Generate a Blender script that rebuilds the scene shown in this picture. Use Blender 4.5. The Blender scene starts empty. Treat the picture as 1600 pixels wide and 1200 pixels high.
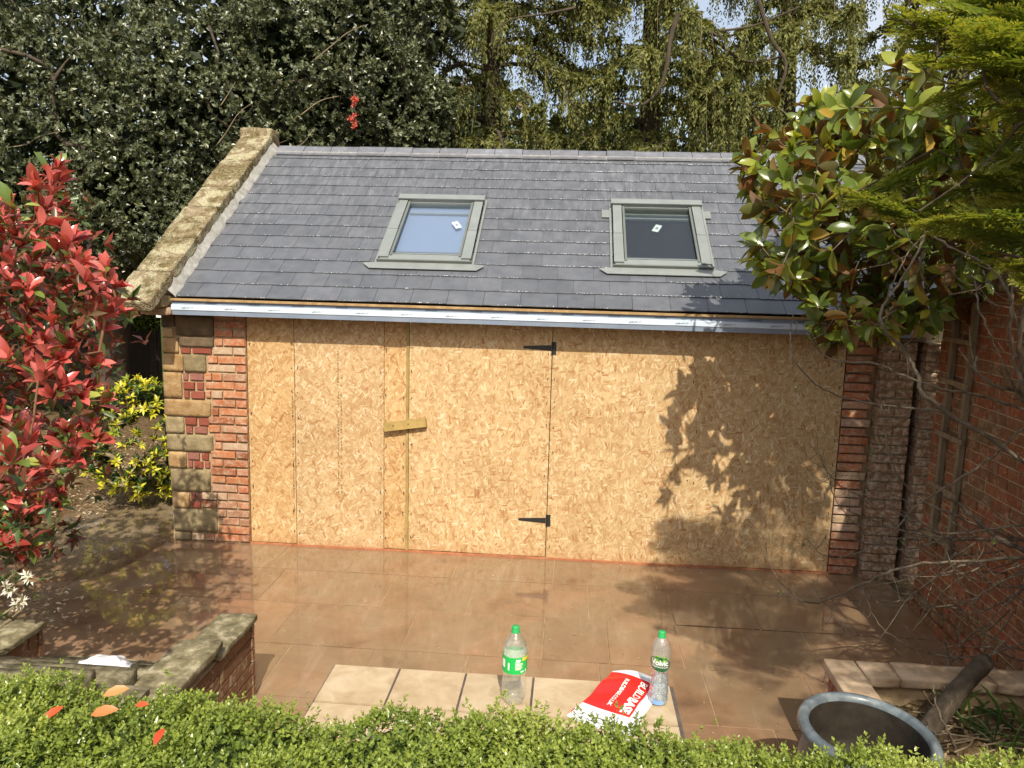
import bpy, bmesh, math, random
import numpy as np
from mathutils import Vector, Matrix, noise as mnoise

PI = math.pi
random.seed(7)
rng = np.random.default_rng(7)
scene = bpy.context.scene
COL = scene.collection

# ------------------------------------------------------------------ camera
CAM = np.array([2.797, -6.6264, 2.5295]); YAW, PITCH, ROLL, FPX = -0.0740, 0.1503, 0.0265, 1235.2
def _axes():
    cy, sy, cp, sp = math.cos(YAW), math.sin(YAW), math.cos(PITCH), math.sin(PITCH)
    f = np.array([sy*cp, cy*cp, -sp]); r = np.array([cy, -sy, 0.0]); u = np.cross(r, f)
    c, s = math.cos(ROLL), math.sin(ROLL)
    return f, c*r+s*u, -s*r+c*u
AF, AR, AU = _axes()
cam_data = bpy.data.cameras.new('camera'); cam = bpy.data.objects.new('camera', cam_data); COL.objects.link(cam)
cam.matrix_world = Matrix(((AR[0], AU[0], -AF[0], CAM[0]), (AR[1], AU[1], -AF[1], CAM[1]), (AR[2], AU[2], -AF[2], CAM[2]), (0, 0, 0, 1)))
cam_data.sensor_width = 36; cam_data.lens = FPX/1600*36; cam_data.clip_start = 0.05; cam_data.clip_end = 1000
scene.camera = cam
# ------------------------------------------------------------------ light
SUN_EL, SUN_AZ = math.radians(46), math.radians(10)
world = bpy.data.worlds.new("World"); scene.world = world; world.use_nodes = True
wn = world.node_tree; bg = wn.nodes['Background']
sky = wn.nodes.new('ShaderNodeTexSky'); sky.sky_type = 'NISHITA'; sky.sun_disc = False
sky.sun_elevation = SUN_EL; sky.sun_rotation = math.radians(170); sky.air_density = 1.0; sky.dust_density = 4.5
cloud = wn.nodes.new('ShaderNodeMix'); cloud.data_type = 'RGBA'; cn = wn.nodes.new('ShaderNodeTexNoise'); cn.inputs['Scale'].default_value = 2.2; cn.inputs['Detail'].default_value = 7
cr = wn.nodes.new('ShaderNodeMapRange'); cr.inputs[1].default_value = .35; cr.inputs[2].default_value = .65; cr.inputs[3].default_value = .25; cr.inputs[4].default_value = .75
wn.links.new(cn.outputs[0], cr.inputs[0]); wn.links.new(cr.outputs[0], cloud.inputs[0]); wn.links.new(sky.outputs[0], cloud.inputs[6]); cloud.inputs[7].default_value = (4.4, 4.6, 4.9, 1)
wn.links.new(cloud.outputs[2], bg.inputs[0]); bg.inputs[1].default_value = 0.15
sl = bpy.data.lights.new('sun', 'SUN'); sl.energy = 4.2; sl.angle = math.radians(0.5); sl.color = (1.0, 0.92, 0.78)
sun = bpy.data.objects.new('sun', sl); COL.objects.link(sun)
sdir = Vector((-math.sin(SUN_AZ)*math.cos(SUN_EL), math.cos(SUN_AZ)*math.cos(SUN_EL), -math.sin(SUN_EL)))
sun.rotation_euler = sdir.to_track_quat('-Z', 'Y').to_euler(); sun.location = (5, -10, 12)
vs = scene.view_settings; vs.view_transform = 'Standard'; vs.look = 'None'; vs.exposure = 0.45; vs.gamma = 1; vs.use_curve_mapping = False
scene.render.engine = 'CYCLES'
scene.cycles.max_bounces = 8; scene.cycles.transparent_max_bounces = 12; scene.cycles.sample_clamp_indirect = 4
scene.cycles.use_denoising = True

# ------------------------------------------------------------------ helpers
def at(px, py, Y):
    """point of the plane y=Y that lies on a sight line (used to trace limbs at their own depth)"""
    d = AF + AR*(px-800)/FPX - AU*(py-600)/FPX
    t = (Y-CAM[1])/d[1]
    return CAM + t*d
def project(P):
    d = np.asarray(P)-CAM; z = d@AF
    return 800+FPX*(d@AR)/z, 600-FPX*(d@AU)/z, z

class Acc:
    def __init__(s): s.V = []; s.Q = []; s.T = []; s.n = 0; s.a = []
    def add(s, V, Q=None, T=None, a=None):
        V = np.asarray(V, float).reshape(-1, 3)
        if Q is not None and len(Q): s.Q.append(np.asarray(Q, int)+s.n)
        if T is not None and len(T): s.T.append(np.asarray(T, int)+s.n)
        s.V.append(V); s.n += len(V)
        s.a.append(np.zeros(len(V)) if a is None else np.broadcast_to(np.asarray(a, float), (len(V),)))
        return s
    def arrays(s):
        V = np.concatenate(s.V) if s.V else np.zeros((0, 3))
        Q = np.concatenate(s.Q) if s.Q else np.zeros((0, 4), int)
        T = np.concatenate(s.T) if s.T else np.zeros((0, 3), int)
        return V, Q, T, (np.concatenate(s.a) if s.a else np.zeros(0))
    def mesh(s, name, mat, off=(0, 0, 0), smooth=False):
        V, Q, T, a = s.arrays(); V = V-np.asarray(off, float)
        me = bpy.data.meshes.new(name)
        me.vertices.add(len(V)); me.vertices.foreach_set('co', V.astype(np.float32).ravel())
        nl = len(Q)*4+len(T)*3; me.loops.add(nl)
        me.loops.foreach_set('vertex_index', np.concatenate([Q.ravel(), T.ravel()]).astype(np.int32))
        me.polygons.add(len(Q)+len(T))
        st = np.concatenate([np.arange(len(Q))*4, len(Q)*4+np.arange(len(T))*3]).astype(np.int32)
        me.polygons.foreach_set('loop_start', st)
        me.polygons.foreach_set('use_smooth', np.full(len(Q)+len(T), smooth))
        if a.any():
            at_ = me.attributes.new('rnd', 'FLOAT', 'POINT'); at_.data.foreach_set('value', a.astype(np.float32))
        me.update(calc_edges=True)
        if mat: me.materials.append(mat)
        return me

BASE = {}
def link(name, me, parent=None, loc=(0, 0, 0)):
    o = bpy.data.objects.new(name, me); COL.objects.link(o); o.location = loc
    if parent: o.parent = parent
    return o
def thing(name, label, cat, loc, group=None):
    o = bpy.data.objects.new(name, None); o.empty_display_size = .1; COL.objects.link(o); o.location = loc
    o['label'] = label; o['category'] = cat
    if group: o['group'] = group
    BASE[o.name] = np.array(loc, float)
    return o
def base_of(p): return BASE.get(p.name, np.zeros(3)) if p else np.zeros(3)
def part(name, acc, mat, parent=None, smooth=False):
    """world-space geometry as one mesh object under parent"""
    b = base_of(parent); me = acc.mesh(name, mat, b, smooth)
    o = link(name, me, parent); BASE[o.name] = b
    return o
def single(name, acc, mat, label, cat, loc, smooth=False, group=None):
    me = acc.mesh(name, mat, loc, smooth); o = link(name, me, None, loc)
    o['label'] = label; o['category'] = cat
    if group: o['group'] = group
    BASE[o.name] = np.array(loc, float)
    return o
def structure(name, acc, mat, smooth=False):
    o = part(name, acc, mat, None, smooth); o['kind'] = 'structure'; return o

CUBE = np.array([(x, y, z) for x in (0, 1) for y in (0, 1) for z in (0, 1)], float)
CQ = np.array([(0, 1, 3, 2), (4, 6, 7, 5), (0, 4, 5, 1), (2, 3, 7, 6), (0, 2, 6, 4), (1, 5, 7, 3)])
def box(acc, x0, y0, z0, x1, y1, z1, M=None, a=None):
    V = CUBE*np.array([x1-x0, y1-y0, z1-z0])+np.array([x0, y0, z0])
    if M is not None: V = V@M[:3, :3].T+M[:3, 3]
    return acc.add(V, CQ, a=a)
def prism(acc, poly, axis_from, axis_to, a=None):
    """poly: list of 3-D points (closed outline) at start; shifted by (axis_to-axis_from)"""
    P = np.asarray(poly, float); n = len(P); d = np.asarray(axis_to, float)-np.asarray(axis_from, float)
    V = np.concatenate([P, P+d, [P.mean(0)], [P.mean(0)+d]])
    Q = [(i, (i+1) % n, n+(i+1) % n, n+i) for i in range(n)]
    T = [((i+1) % n, i, 2*n) for i in range(n)]+[(n+i, n+(i+1) % n, 2*n+1) for i in range(n)]
    return acc.add(V, Q, T, a)
def tube(acc, pts, rad, sides=6, a=None, cap=True):
    P = np.asarray(pts, float); n = len(P); rad = np.broadcast_to(np.asarray(rad, float), (n,))
    tan = np.gradient(P, axis=0); tan /= np.linalg.norm(tan, axis=1, keepdims=True)+1e-9
    ref = np.array([0, 0, 1.0]) if abs(tan[0, 2]) < .9 else np.array([1.0, 0, 0])
    s = np.cross(tan, ref); s /= np.linalg.norm(s, axis=1, keepdims=True)+1e-9; t = np.cross(s, tan)
    an = np.arange(sides)*2*PI/sides
    V = P[:, None]+rad[:, None, None]*(np.cos(an)[None, :, None]*s[:, None]+np.sin(an)[None, :, None]*t[:, None])
    V = V.reshape(-1, 3); k = np.arange(sides); k2 = (k+1) % sides
    Q = np.concatenate([np.stack([i*sides+k, i*sides+k2, (i+1)*sides+k2, (i+1)*sides+k], 1) for i in range(n-1)])
    T = []
    if cap:
        V = np.concatenate([V, P[:1], P[-1:]]); m = n*sides
        T = [(k2[j], k[j], m) for j in range(sides)]+[((n-1)*sides+k[j], (n-1)*sides+k2[j], m+1) for j in range(sides)]
    return acc.add(V, Q, T, a)
def spline(pts, n):
    """Catmull-Rom through control points"""
    P = np.asarray(pts, float); P = np.concatenate([[2*P[0]-P[1]], P, [2*P[-1]-P[-2]]]); out = []
    m = len(P)-3
    for i in range(n):
        u = i/(n-1)*m; k = min(int(u), m-1); t = u-k; a, b, c, d = P[k:k+4]
        out.append(.5*((2*b)+(-a+c)*t+(2*a-5*b+4*c-d)*t*t+(-a+3*b-3*c+d)*t**3))
    return np.array(out)
def lathe(acc, prof, c, n=32, mod=None, M=None, a=None):
    an = np.arange(n)*2*PI/n; V = []
    for (r, z) in prof:
        rr = np.full(n, r) if mod is None else np.array([mod(r, z, t) for t in an])
        V.append(np.stack([rr*np.cos(an), rr*np.sin(an), np.full(n, z)], 1))
    V = np.concatenate(V)
    if M is not None: V = V@M[:3, :3].T
    V = V+np.asarray(c, float); k = np.arange(n); k2 = (k+1) % n
    Q = np.concatenate([np.stack([i*n+k, i*n+k2, (i+1)*n+k2, (i+1)*n+k], 1) for i in range(len(prof)-1)])
    return acc.add(V, Q, a=a)
def rough_box(acc, lo, hi, seg=(6, 6, 3), amp=.012, freq=6, seed=0, M=None, rnd=.018, a=None):
    """a box of stone: gridded, corners eased, faces uneven"""
    lo = np.array(lo, float); hi = np.array(hi, float)
    bm = bmesh.new(); bmesh.ops.create_cube(bm, size=1)
    bmesh.ops.subdivide_edges(bm, edges=bm.edges[:], cuts=max(seg)-1, use_grid_fill=True)
    c = (lo+hi)/2; h = (hi-lo)/2; V = []
    for v in bm.verts:
        p = np.array(v.co)*2*h
        inner = np.clip(p, -(h-rnd), h-rnd); d = p-inner; L = np.linalg.norm(d)
        if L > 1e-9: p = inner+d/L*min(L, rnd)
        q = Vector(p*freq+seed*7.3)
        p = p+amp*np.array(mnoise.noise_vector(q))
        V.append(p+c)
    bm.verts.index_update(); Q = [[v.index for v in f.verts] for f in bm.faces]; bm.free()
    V = np.array(V)
    if M is not None: V = V@M[:3, :3].T+M[:3, 3]
    return acc.add(V, Q, a=a)
def brick_mesh(name, mat, seed=0, ch=.05):
    """unit brick centred on origin, eased edges; y is depth"""
    r = random.Random(seed); bm = bmesh.new(); bmesh.ops.create_cube(bm, size=1)
    for e in bm.verts: e.co += Vector((r.uniform(-.012, .012), r.uniform(-.03, .03), r.uniform(-.03, .03)))
    es = [e for e in bm.edges if all(v.co.y < 0 for v in e.verts)]
    bmesh.ops.bevel(bm, geom=es, offset=ch, segments=1, affect='EDGES', offset_type='OFFSET')
    me = bpy.data.meshes.new(name); bm.to_mesh(me); bm.free(); me.materials.append(mat); return me

# ------------------------------------------------------------------ materials
class NT:
    def __init__(s, name):
        s.m = bpy.data.materials.new(name); s.m.use_nodes = True; s.t = s.m.node_tree
        s.p = s.t.nodes['Principled BSDF']; s.out = s.t.nodes['Material Output']
    def n(s, kind, props=None, **inp):
        nd = s.t.nodes.new('ShaderNode'+kind)
        for k, v in (props or {}).items(): setattr(nd, k, v)
        for k, v in inp.items(): s.set(nd, k.replace('_', ' '), v)
        return nd
    def set(s, nd, key, v):
        sock = nd.inputs[int(key)] if key.isdigit() else nd.inputs[key]
        if hasattr(v, 'outputs'): v = v.outputs[0]
        if isinstance(v, bpy.types.NodeSocket): s.t.links.new(v, sock)
        else: sock.default_value = v
    def P(s, **inp):
        for k, v in inp.items(): s.set(s.p, k.replace('_', ' '), v)
    def pos(s): return s.n('NewGeometry').outputs['Position']
    def ramp(s, fac, stops, interp='LINEAR'):
        r = s.t.nodes.new('ShaderNodeValToRGB'); s.set(r, '0', fac); e = r.color_ramp; e.interpolation = interp
        while len(e.elements) < len(stops): e.elements.new(.5)
        for el, (p, c) in zip(e.elements, stops):
            el.position = p; el.color = (*c, 1) if isinstance(c, tuple) else (c, c, c, 1)
        return r.outputs[0]
    def math(s, op, a, b=0.0, c=None, clamp=False):
        m = s.t.nodes.new('ShaderNodeMath'); m.operation = op; m.use_clamp = clamp
        s.set(m, '0', a); s.set(m, '1', b)
        if c is not None: s.set(m, '2', c)
        return m.outputs[0]
    def mix(s, f, a, b, blend='MIX'):
        m = s.t.nodes.new('ShaderNodeMix'); m.data_type = 'RGBA'; m.blend_type = blend
        for i, v in ((0, f), (6, a), (7, b)):
            if isinstance(v, bpy.types.NodeSocket): s.t.links.new(v, m.inputs[i])
            else: m.inputs[i].default_value = (*v, 1) if isinstance(v, tuple) and len(v) == 3 else v
        return m.outputs[2]
    def noise(s, scale, detail=4, rough=.55, vec=None, dist=0.0, out=0):
        nd = s.n('TexNoise', Scale=scale, Detail=detail, Roughness=rough, Distortion=dist)
        s.set(nd, 'Vector', vec if vec is not None else s.pos()); return nd.outputs[out]
    def bump(s, h, strength=.3, dist=.01):
        s.P(Normal=s.n('Bump', Height=h, Strength=strength, Distance=dist).outputs[0])
    def rnd(s):
        """0..1 value that differs from object to object and from leaf to leaf"""
        a = s.n('Attribute', {'attribute_name': 'rnd'}).outputs['Fac']
        own = s.math('LESS_THAN', a, .0005)
        return s.math('MULTIPLY_ADD', own, s.n('ObjectInfo').outputs['Random'], a)

def surf(name, stops, scale=8, rough=.8, bumpS=.4, bscale=60, var=.25, spec=.3, bdist=.006, detail=6, roughvar=0.0):
    t = NT(name); f = t.noise(scale, detail, .6)
    col = t.ramp(f, stops)
    v = t.math('MULTIPLY_ADD', t.rnd(), var, 1-var/2)
    h = t.n('HueSaturation', Value=v, Color=col); t.P(Base_Color=h.outputs[0])
    t.p.inputs['Specular IOR Level'].default_value = spec
    if roughvar: t.P(Roughness=t.math('MULTIPLY_ADD', t.noise(scale*1.7, 4), roughvar, rough-roughvar/2))
    else: t.P(Roughness=rough)
    if bumpS: t.bump(t.noise(bscale, 5), bumpS, bdist)
    return t.m
def plain(name, c, rough=.5, spec=.4, metal=0.0):
    t = NT(name); t.P(Base_Color=(*c, 1), Roughness=rough, Metallic=metal); t.p.inputs['Specular IOR Level'].default_value = spec
    return t.m
def leafmat(name, stops, rough=.35, transl=.25, under=None, spec=.5, tcol=None):
    t = NT(name); r = t.rnd(); col = t.ramp(r, stops)
    if under is not None:
        bf = t.n('NewGeometry').outputs['Backfacing']
        colf = t.mix(bf, col, t.ramp(r, under)); rg = t.math('MULTIPLY_ADD', bf, .4, rough); t.P(Roughness=rg)
    else: colf = col; t.P(Roughness=rough)
    t.P(Base_Color=colf); t.p.inputs['Specular IOR Level'].default_value = spec
    tr = t.n('BsdfTranslucent'); tc = t.mix(1.0, colf, tcol or (1.6, 1.5, .6), 'MULTIPLY'); t.set(tr, 'Color', tc)
    mx = t.n('MixShader', Fac=transl); t.t.links.new(t.p.outputs[0], mx.inputs[1]); t.t.links.new(tr.outputs[0], mx.inputs[2])
    t.t.links.new(mx.outputs[0], t.out.inputs[0]); return t.m

def osb_mat(name, seed, tint=(1, 1, 1), blotch=.5):
    t = NT(name); pos = t.pos()
    xz = t.n('Mapping'); t.set(xz, 'Vector', pos); xz.inputs['Rotation'].default_value = (PI/2, 0, 0)   # x,z -> x,y
    base = t.noise(5, 5, .6, xz.outputs[0]); warp = t.noise(3.0, 2, .5, xz.outputs[0], out=1)
    w = t.n('VectorMath', {'operation': 'SCALE'}); t.set(w, '0', warp); w.inputs['Scale'].default_value = .06
    wv = t.n('VectorMath', {'operation': 'ADD'}); t.set(wv, '0', xz.outputs[0]); t.set(wv, '1', w.outputs[0])
    col = t.ramp(base, [(.3, (.40, .265, .125)), (.5, (.51, .36, .185)), (.7, (.59, .44, .24))])
    hgt = t.noise(40, 3, .5, xz.outputs[0]); col = t.mix(t.math('MULTIPLY', t.ramp(t.noise(90, 4, .7, xz.outputs[0]), [(.4, 0.0), (.7, 1.0)]), .4), col, (.34, .19, .08))
    r = random.Random(seed)
    angles = [12, 78, 134, 43, 101, 160, 27, 62, 118, 148]; r.shuffle(angles)
    for i, a in enumerate(angles):
        ro = t.n('Mapping'); t.set(ro, 'Vector', wv.outputs[0]); ro.inputs['Location'].default_value = (r.uniform(-9, 9), r.uniform(-9, 9), 0)
        ro.inputs['Rotation'].default_value = (0, 0, math.radians(a+r.uniform(-8, 8)))
        mp = t.n('Mapping'); t.set(mp, 'Vector', ro.outputs[0])
        L = r.uniform(9.5, 19); mp.inputs['Scale'].default_value = (L, L*r.uniform(3.2, 5), 1)
        vo = t.n('TexVoronoi', {'voronoi_dimensions': '2D', 'feature': 'F1', 'distance': 'EUCLIDEAN'}, Scale=1.0, Randomness=.95)
        t.set(vo, 'Vector', mp.outputs[0])
        sep = t.n('SeparateColor'); t.set(sep, 'Color', vo.outputs['Color'])
        near = t.math('LESS_THAN', vo.outputs['Distance'], .46)
        pick = t.math('MULTIPLY', t.math('LESS_THAN', sep.outputs[0], .34 if i < 7 else .2), near)
        chip = t.ramp(sep.outputs[1], [(0, (.30, .13, .05)), (.05, (.38, .20, .08)), (.14, (.42, .265, .125)), (.42, (.52, .365, .185)), (.7, (.59, .44, .24)), (.9, (.66, .53, .32)), (1, (.74, .63, .43))])
        gr = t.n('Mapping'); t.set(gr, 'Vector', mp.outputs[0]); gr.inputs['Scale'].default_value = (.7, 9, 1)
        g = t.noise(1.0, 3, .6, gr.outputs[0]); chip = t.mix(t.math('MULTIPLY', g, .35), chip, (.38, .2, .08))
        col = t.mix(t.math('MULTIPLY', pick, .85), col, chip)
        hgt = t.math('ADD', t.math('MULTIPLY', hgt, t.math('SUBTRACT', 1.0, pick)), t.math('MULTIPLY', pick, t.math('ADD', sep.outputs[2], .4)))
        edge = t.math('MULTIPLY', pick, t.math('GREATER_THAN', vo.outputs['Distance'], .40))
        col = t.mix(t.math('MULTIPLY', edge, .25), col, (.26, .13, .05))
    big = t.ramp(t.noise(1.6, 3, .5, xz.outputs[0]), [(.3, (.90, .86, .80)), (.7, (1.04, 1.02, 1.0))])
    col = t.mix(1.0, col, big, 'MULTIPLY'); col = t.mix(1.0, col, (tint[0]*.98, tint[1]*1.0, tint[2]*1.05), 'MULTIPLY')
    # damp, splashed foot of the boards
    sepz = t.n('SeparateXYZ'); t.set(sepz, 'Vector', pos)
    foot = t.math('MULTIPLY', t.ramp(sepz.outputs[2], [(0, 1.0), (.10, 0.0)]), t.noise(9, 4))
    col = t.mix(t.math('MULTIPLY', foot, .8), col, (.40, .19, .08))
    t.P(Base_Color=col, Roughness=.62); t.p.inputs['Specular IOR Level'].default_value = .25
    t.bump(hgt, .25, .004)
    return t.m

# ---- specific materials
m_osb = osb_mat('osb_board', 3); m_osb2 = osb_mat('osb_board_warm', 11, (1.03, .97, .86)); m_osb3 = osb_mat('osb_board_pale', 19, (1.03, 1.03, 1.0))
def slate_mat():
    t = NT('slate'); pos = t.pos()
    base = t.ramp(t.noise(7, 5, .6), [(.3, (.080, .086, .098)), (.7, (.118, .124, .138))])
    v = t.math('MULTIPLY_ADD', t.rnd(), .20, .90); h = t.n('HueSaturation', Value=v, Color=base)
    # pale mortar dust, drifted down the left half of the slope
    st = t.n('Mapping'); t.set(st, 'Vector', pos); st.inputs['Scale'].default_value = (22, 5, 5)
    d = t.noise(1.0, 5, .7, st.outputs[0]); sx = t.n('SeparateXYZ'); t.set(sx, 'Vector', pos)
    zone = t.math('MULTIPLY', t.noise(1.1, 3, .6), t.ramp(t.math('MULTIPLY', sx.outputs[1], .45), [(.05, .35), (.9, 1.0)]))
    dust = t.math('MULTIPLY', t.ramp(d, [(.46, 0.0), (.70, 1.0)]), t.ramp(zone, [(.2, 0.08), (.5, .75)]))
    col = t.mix(t.math('MULTIPLY', dust, .55), h.outputs[0], (.27, .275, .295))
    t.P(Base_Color=col, Roughness=t.math('MULTIPLY_ADD', t.noise(14, 4), .3, .26)); t.p.inputs['Specular IOR Level'].default_value = .55
    t.bump(t.noise(35, 6, .65), .35, .004); return t.m
m_slate = slate_mat()
m_ridge = surf('ridge_tile', [(.3, (.11, .115, .13)), (.6, (.165, .17, .19)), (.78, (.26, .26, .28))], 9, .5, .3, 50, .35, .5)
def coping_mat():
    t = NT('lichened_stone')
    base = t.ramp(t.noise(16, 8, .7), [(.25, (.10, .078, .045)), (.42, (.25, .20, .125)), (.58, (.38, .325, .22)), (.75, (.60, .545, .42))])
    pale = t.ramp(t.noise(6.5, 5, .6, dist=.9), [(.50, 0.0), (.53, 1.0)])
    col = t.mix(t.math('MULTIPLY', pale, .8), base, t.mix(t.noise(45, 4), (.42, .42, .24), (.66, .62, .44)))
    moss = t.math('MULTIPLY', t.ramp(t.noise(3.2, 5, .65, dist=.8), [(.47, 0.0), (.56, 1.0)]), t.ramp(t.noise(30, 4), [(.35, .3), (.6, 1.0)]))
    col = t.mix(moss, col, (.085, .075, .022)); gr = t.n('TexVoronoi', {'feature': 'F1'}, Scale=75.0); t.set(gr, 'Vector', t.pos())
    col = t.mix(t.ramp(gr.outputs['Distance'], [(0.2, 0.0), (.7, .55)]), col, (.16, .10, .04))
    t.P(Base_Color=col, Roughness=.9); t.p.inputs['Specular IOR Level'].default_value = .15
    hh = t.math('ADD', t.math('MULTIPLY', gr.outputs['Distance'], -.6), t.noise(20, 7, .7)); t.bump(hh, .9, .02); return t.m
m_coping = coping_mat()
m_mortar_pale = surf('lime_mortar', [(.3, (.25, .235, .20)), (.55, (.36, .35, .32)), (.8, (.50, .49, .46))], 18, .9, .6, 50, 0, .2)
m_mortar = surf('sand_mortar', [(.3, (.30, .21, .115)), (.6, (.43, .32, .19)), (.8, (.54, .43, .29))], 14, .95, .7, 70, 0, .1)
def brick_mat(name, stops, white=0.0, dark=(.10, .065, .035), grime=.3, smear=.75):
    t = NT(name); oi = t.n('ObjectInfo').outputs['Random']
    col = t.ramp(oi, stops); n1 = t.noise(38, 6, .65)
    col = t.mix(t.math('MULTIPLY', n1, .55), col, t.mix(.5, col, (.16, .07, .04)))
    if white: col = t.mix(t.math('MULTIPLY', t.ramp(t.noise(26, 6, .7), [(.46, 0.0), (.62, 1.0)]), white), col, (.60, .51, .39))
    col = t.mix(t.math('MULTIPLY', t.ramp(t.noise(6, 5), [(.5, 0.0), (.75, 1.0)]), grime), col, dark)
    sm = t.ramp(t.noise(17, 7, .72), [(.545, 0.0), (.60, 1.0)]); col = t.mix(t.math('MULTIPLY', sm, smear), col, (.42, .32, .20))
    t.P(Base_Color=col, Roughness=.88); t.p.inputs['Specular IOR Level'].default_value = .15
    t.bump(t.noise(48, 7, .75), .9, .009); return t.m
m_brick = brick_mat('red_brick', [(0, (.28, .09, .045)), (.2, (.44, .15, .06)), (.45, (.52, .20, .085)), (.65, (.46, .15, .07)), (.85, (.50, .28, .17)), (1, (.33, .15, .08))], .40)
m_brick_pale = brick_mat('pale_brick', [(0, (.50, .36, .21)), (.5, (.50, .32, .22)), (1, (.42, .30, .17))], .5)
m_brick_paint = brick_mat('painted_brick', [(0, (.27, .065, .042)), (.5, (.31, .095, .065)), (1, (.30, .14, .11))], .0, smear=.3)
m_brick_wall = brick_mat('garden_brick', [(0, (.30, .085, .035)), (.4, (.24, .08, .035)), (.7, (.20, .095, .045)), (.88, (.17, .11, .05)), (1, (.34, .10, .04))], .12, dark=(.13, .085, .035), grime=.95, smear=.45)
m_brick_old = brick_mat('limed_brick', [(0, (.23, .12, .065)), (.5, (.20, .13, .075)), (1, (.28, .14, .08))], .65, grime=.55)
m_brick_stair = brick_mat('brown_brick', [(0, (.20, .10, .05)), (.5, (.25, .135, .07)), (1, (.18, .09, .05))], .0)
m_iron = surf('ironstone', [(.25, (.20, .12, .05)), (.45, (.29, .18, .08)), (.62, (.36, .25, .13)), (.8, (.27, .22, .13))], 11, .92, .8, 45, .55, .15, .01)
m_greystone = surf('grey_stone', [(.25, (.15, .115, .06)), (.5, (.25, .195, .105)), (.75, (.36, .29, .17))], 10, .92, .8, 45, .3, .15, .01)
m_soot = surf('sooty_stone', [(.3, (.07, .052, .032)), (.55, (.14, .10, .06)), (.8, (.22, .155, .09))], 9, .9, .6, 45, .3, .15)
m_membrane = surf('fascia_membrane', [(.3, (.50, .60, .71)), (.7, (.62, .70, .79))], 5, .45, .15, 12, 0, .4)
m_membrane_dark = surf('fascia_membrane_shaded', [(.3, (.20, .25, .33)), (.7, (.27, .32, .40))], 5, .5, .15, 12, 0, .4)  # shade on the folded bands is put into this grey
m_print = plain('print_ink', (.06, .07, .10), .6)
m_timber = surf('treated_timber', [(.3, (.26, .17, .055)), (.6, (.38, .27, .095)), (.8, (.45, .33, .14))], 9, .7, .3, 60, .2)
m_batten = surf('roof_batten', [(.3, (.28, .17, .07)), (.7, (.46, .31, .15))], 20, .8, .3, 60, .2)
m_blackiron = plain('black_iron', (.018, .018, .018), .45, .5)
m_dark = plain('dark_void', (.012, .010, .008), .9, .1)
m_frame = surf('window_metal', [(.3, (.175, .195, .185)), (.7, (.215, .235, .225))], 6, .42, .08, 40, .06, .5)
m_frame_d = surf('window_metal_edge', [(.3, (.11, .125, .11)), (.7, (.14, .15, .135))], 6, .5, .1, 40, 0, .4)
m_lead = surf('flashing_metal', [(.3, (.17, .185, .18)), (.7, (.22, .235, .225))], 8, .5, .25, 20, .05, .45)
m_white = plain('white_plastic', (.78, .80, .84), .5)
def pane_mat(name, tint, glossy, drops):
    t = NT(name); g = t.n('BsdfGlossy', Roughness=.02, Color=(.9, .95, 1, 1)); tr = t.n('BsdfTransparent', Color=(*tint, 1))
    if drops:
        vo = t.n('TexVoronoi', {'feature': 'F1'}, Scale=170.0); t.set(vo, 'Vector', t.pos())
        h = t.ramp(vo.outputs['Distance'], [(0.05, 1.0), (.3, 0.0)]); t.set(g, 'Normal', t.n('Bump', Height=h, Strength=.5, Distance=.003).outputs[0])
    lw = t.n('LayerWeight', Blend=.5); ff = t.math('MULTIPLY_ADD', t.math('POWER', lw.outputs['Facing'], 2.5), .25 if drops else .5, glossy); mx = t.n('MixShader', Fac=ff); t.t.links.new(tr.outputs[0], mx.inputs[1]); t.t.links.new(g.outputs[0], mx.inputs[2])
    t.t.links.new(mx.outputs[0], t.out.inputs[0]); return t.m
m_pane_a = pane_mat('clear_pane', (.93, .95, .97), .07, False); m_pane_b = pane_mat('wet_pane', (.85, .88, .86), .05, True)
m_film = plain('blue_film', (.19, .245, .345), .35, .5)
m_lining = surf('plaster_lining', [(.3, (.05, .05, .04)), (.7, (.16, .14, .10))], 3, .8, 0)

def patio_mat():
    t = NT('wet_paving'); v = t.math('MULTIPLY_ADD', t.rnd(), .26, .87)
    base = t.ramp(t.noise(2.6, 8, .62, dist=.4), [(.22, (.130, .075, .038)), (.40, (.240, .132, .066)), (.55, (.310, .172, .088)), (.75, (.41, .265, .155))])
    speck = t.ramp(t.noise(95, 3, .6), [(.66, 0.0), (.74, .6)])
    col = t.mix(speck, t.n('HueSaturation', Value=v, Color=base).outputs[0], (.48, .33, .20))
    mud = t.ramp(t.noise(1.3, 5, .6), [(.44, 0.0), (.56, 1.0)])
    col = t.mix(t.math('MULTIPLY', mud, .75), col, t.mix(t.noise(7, 6, .7, dist=1.0), (.150, .105, .052), (.34, .215, .115)))
    vt = t.n('Mapping'); t.set(vt, 'Vector', t.pos()); vt.inputs['Scale'].default_value = (9, 1.2, 1)
    col = t.mix(t.ramp(t.noise(1.0, 5, .65, vt.outputs[0]), [(.55, 0.0), (.72, .35)]), col, (.43, .31, .20))
    col = t.mix(1.0, col, (.84, .90, 1.02), 'MULTIPLY'); t.P(Base_Color=col, Roughness=t.ramp(t.noise(1.7, 6, .65), [(.38, .025), (.52, .09), (.68, .28)])); t.P(IOR=1.45); t.p.inputs['Specular IOR Level'].default_value = .5; t.p.inputs['Coat Weight'].default_value = .9; t.p.inputs['Coat IOR'].default_value = 1.4; t.P(Coat_Roughness=t.ramp(t.noise(1.2, 5, .6), [(.40, .02), (.58, .06), (.72, .22)]))
    t.bump(t.noise(9, 4, .55), .035, .006); return t.m
m_patio = patio_mat()
m_joint = surf('muddy_joint', [(.3, (.25, .16, .085)), (.7, (.42, .30, .18))], 6, .6, .4, 40, 0, .3)
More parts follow.
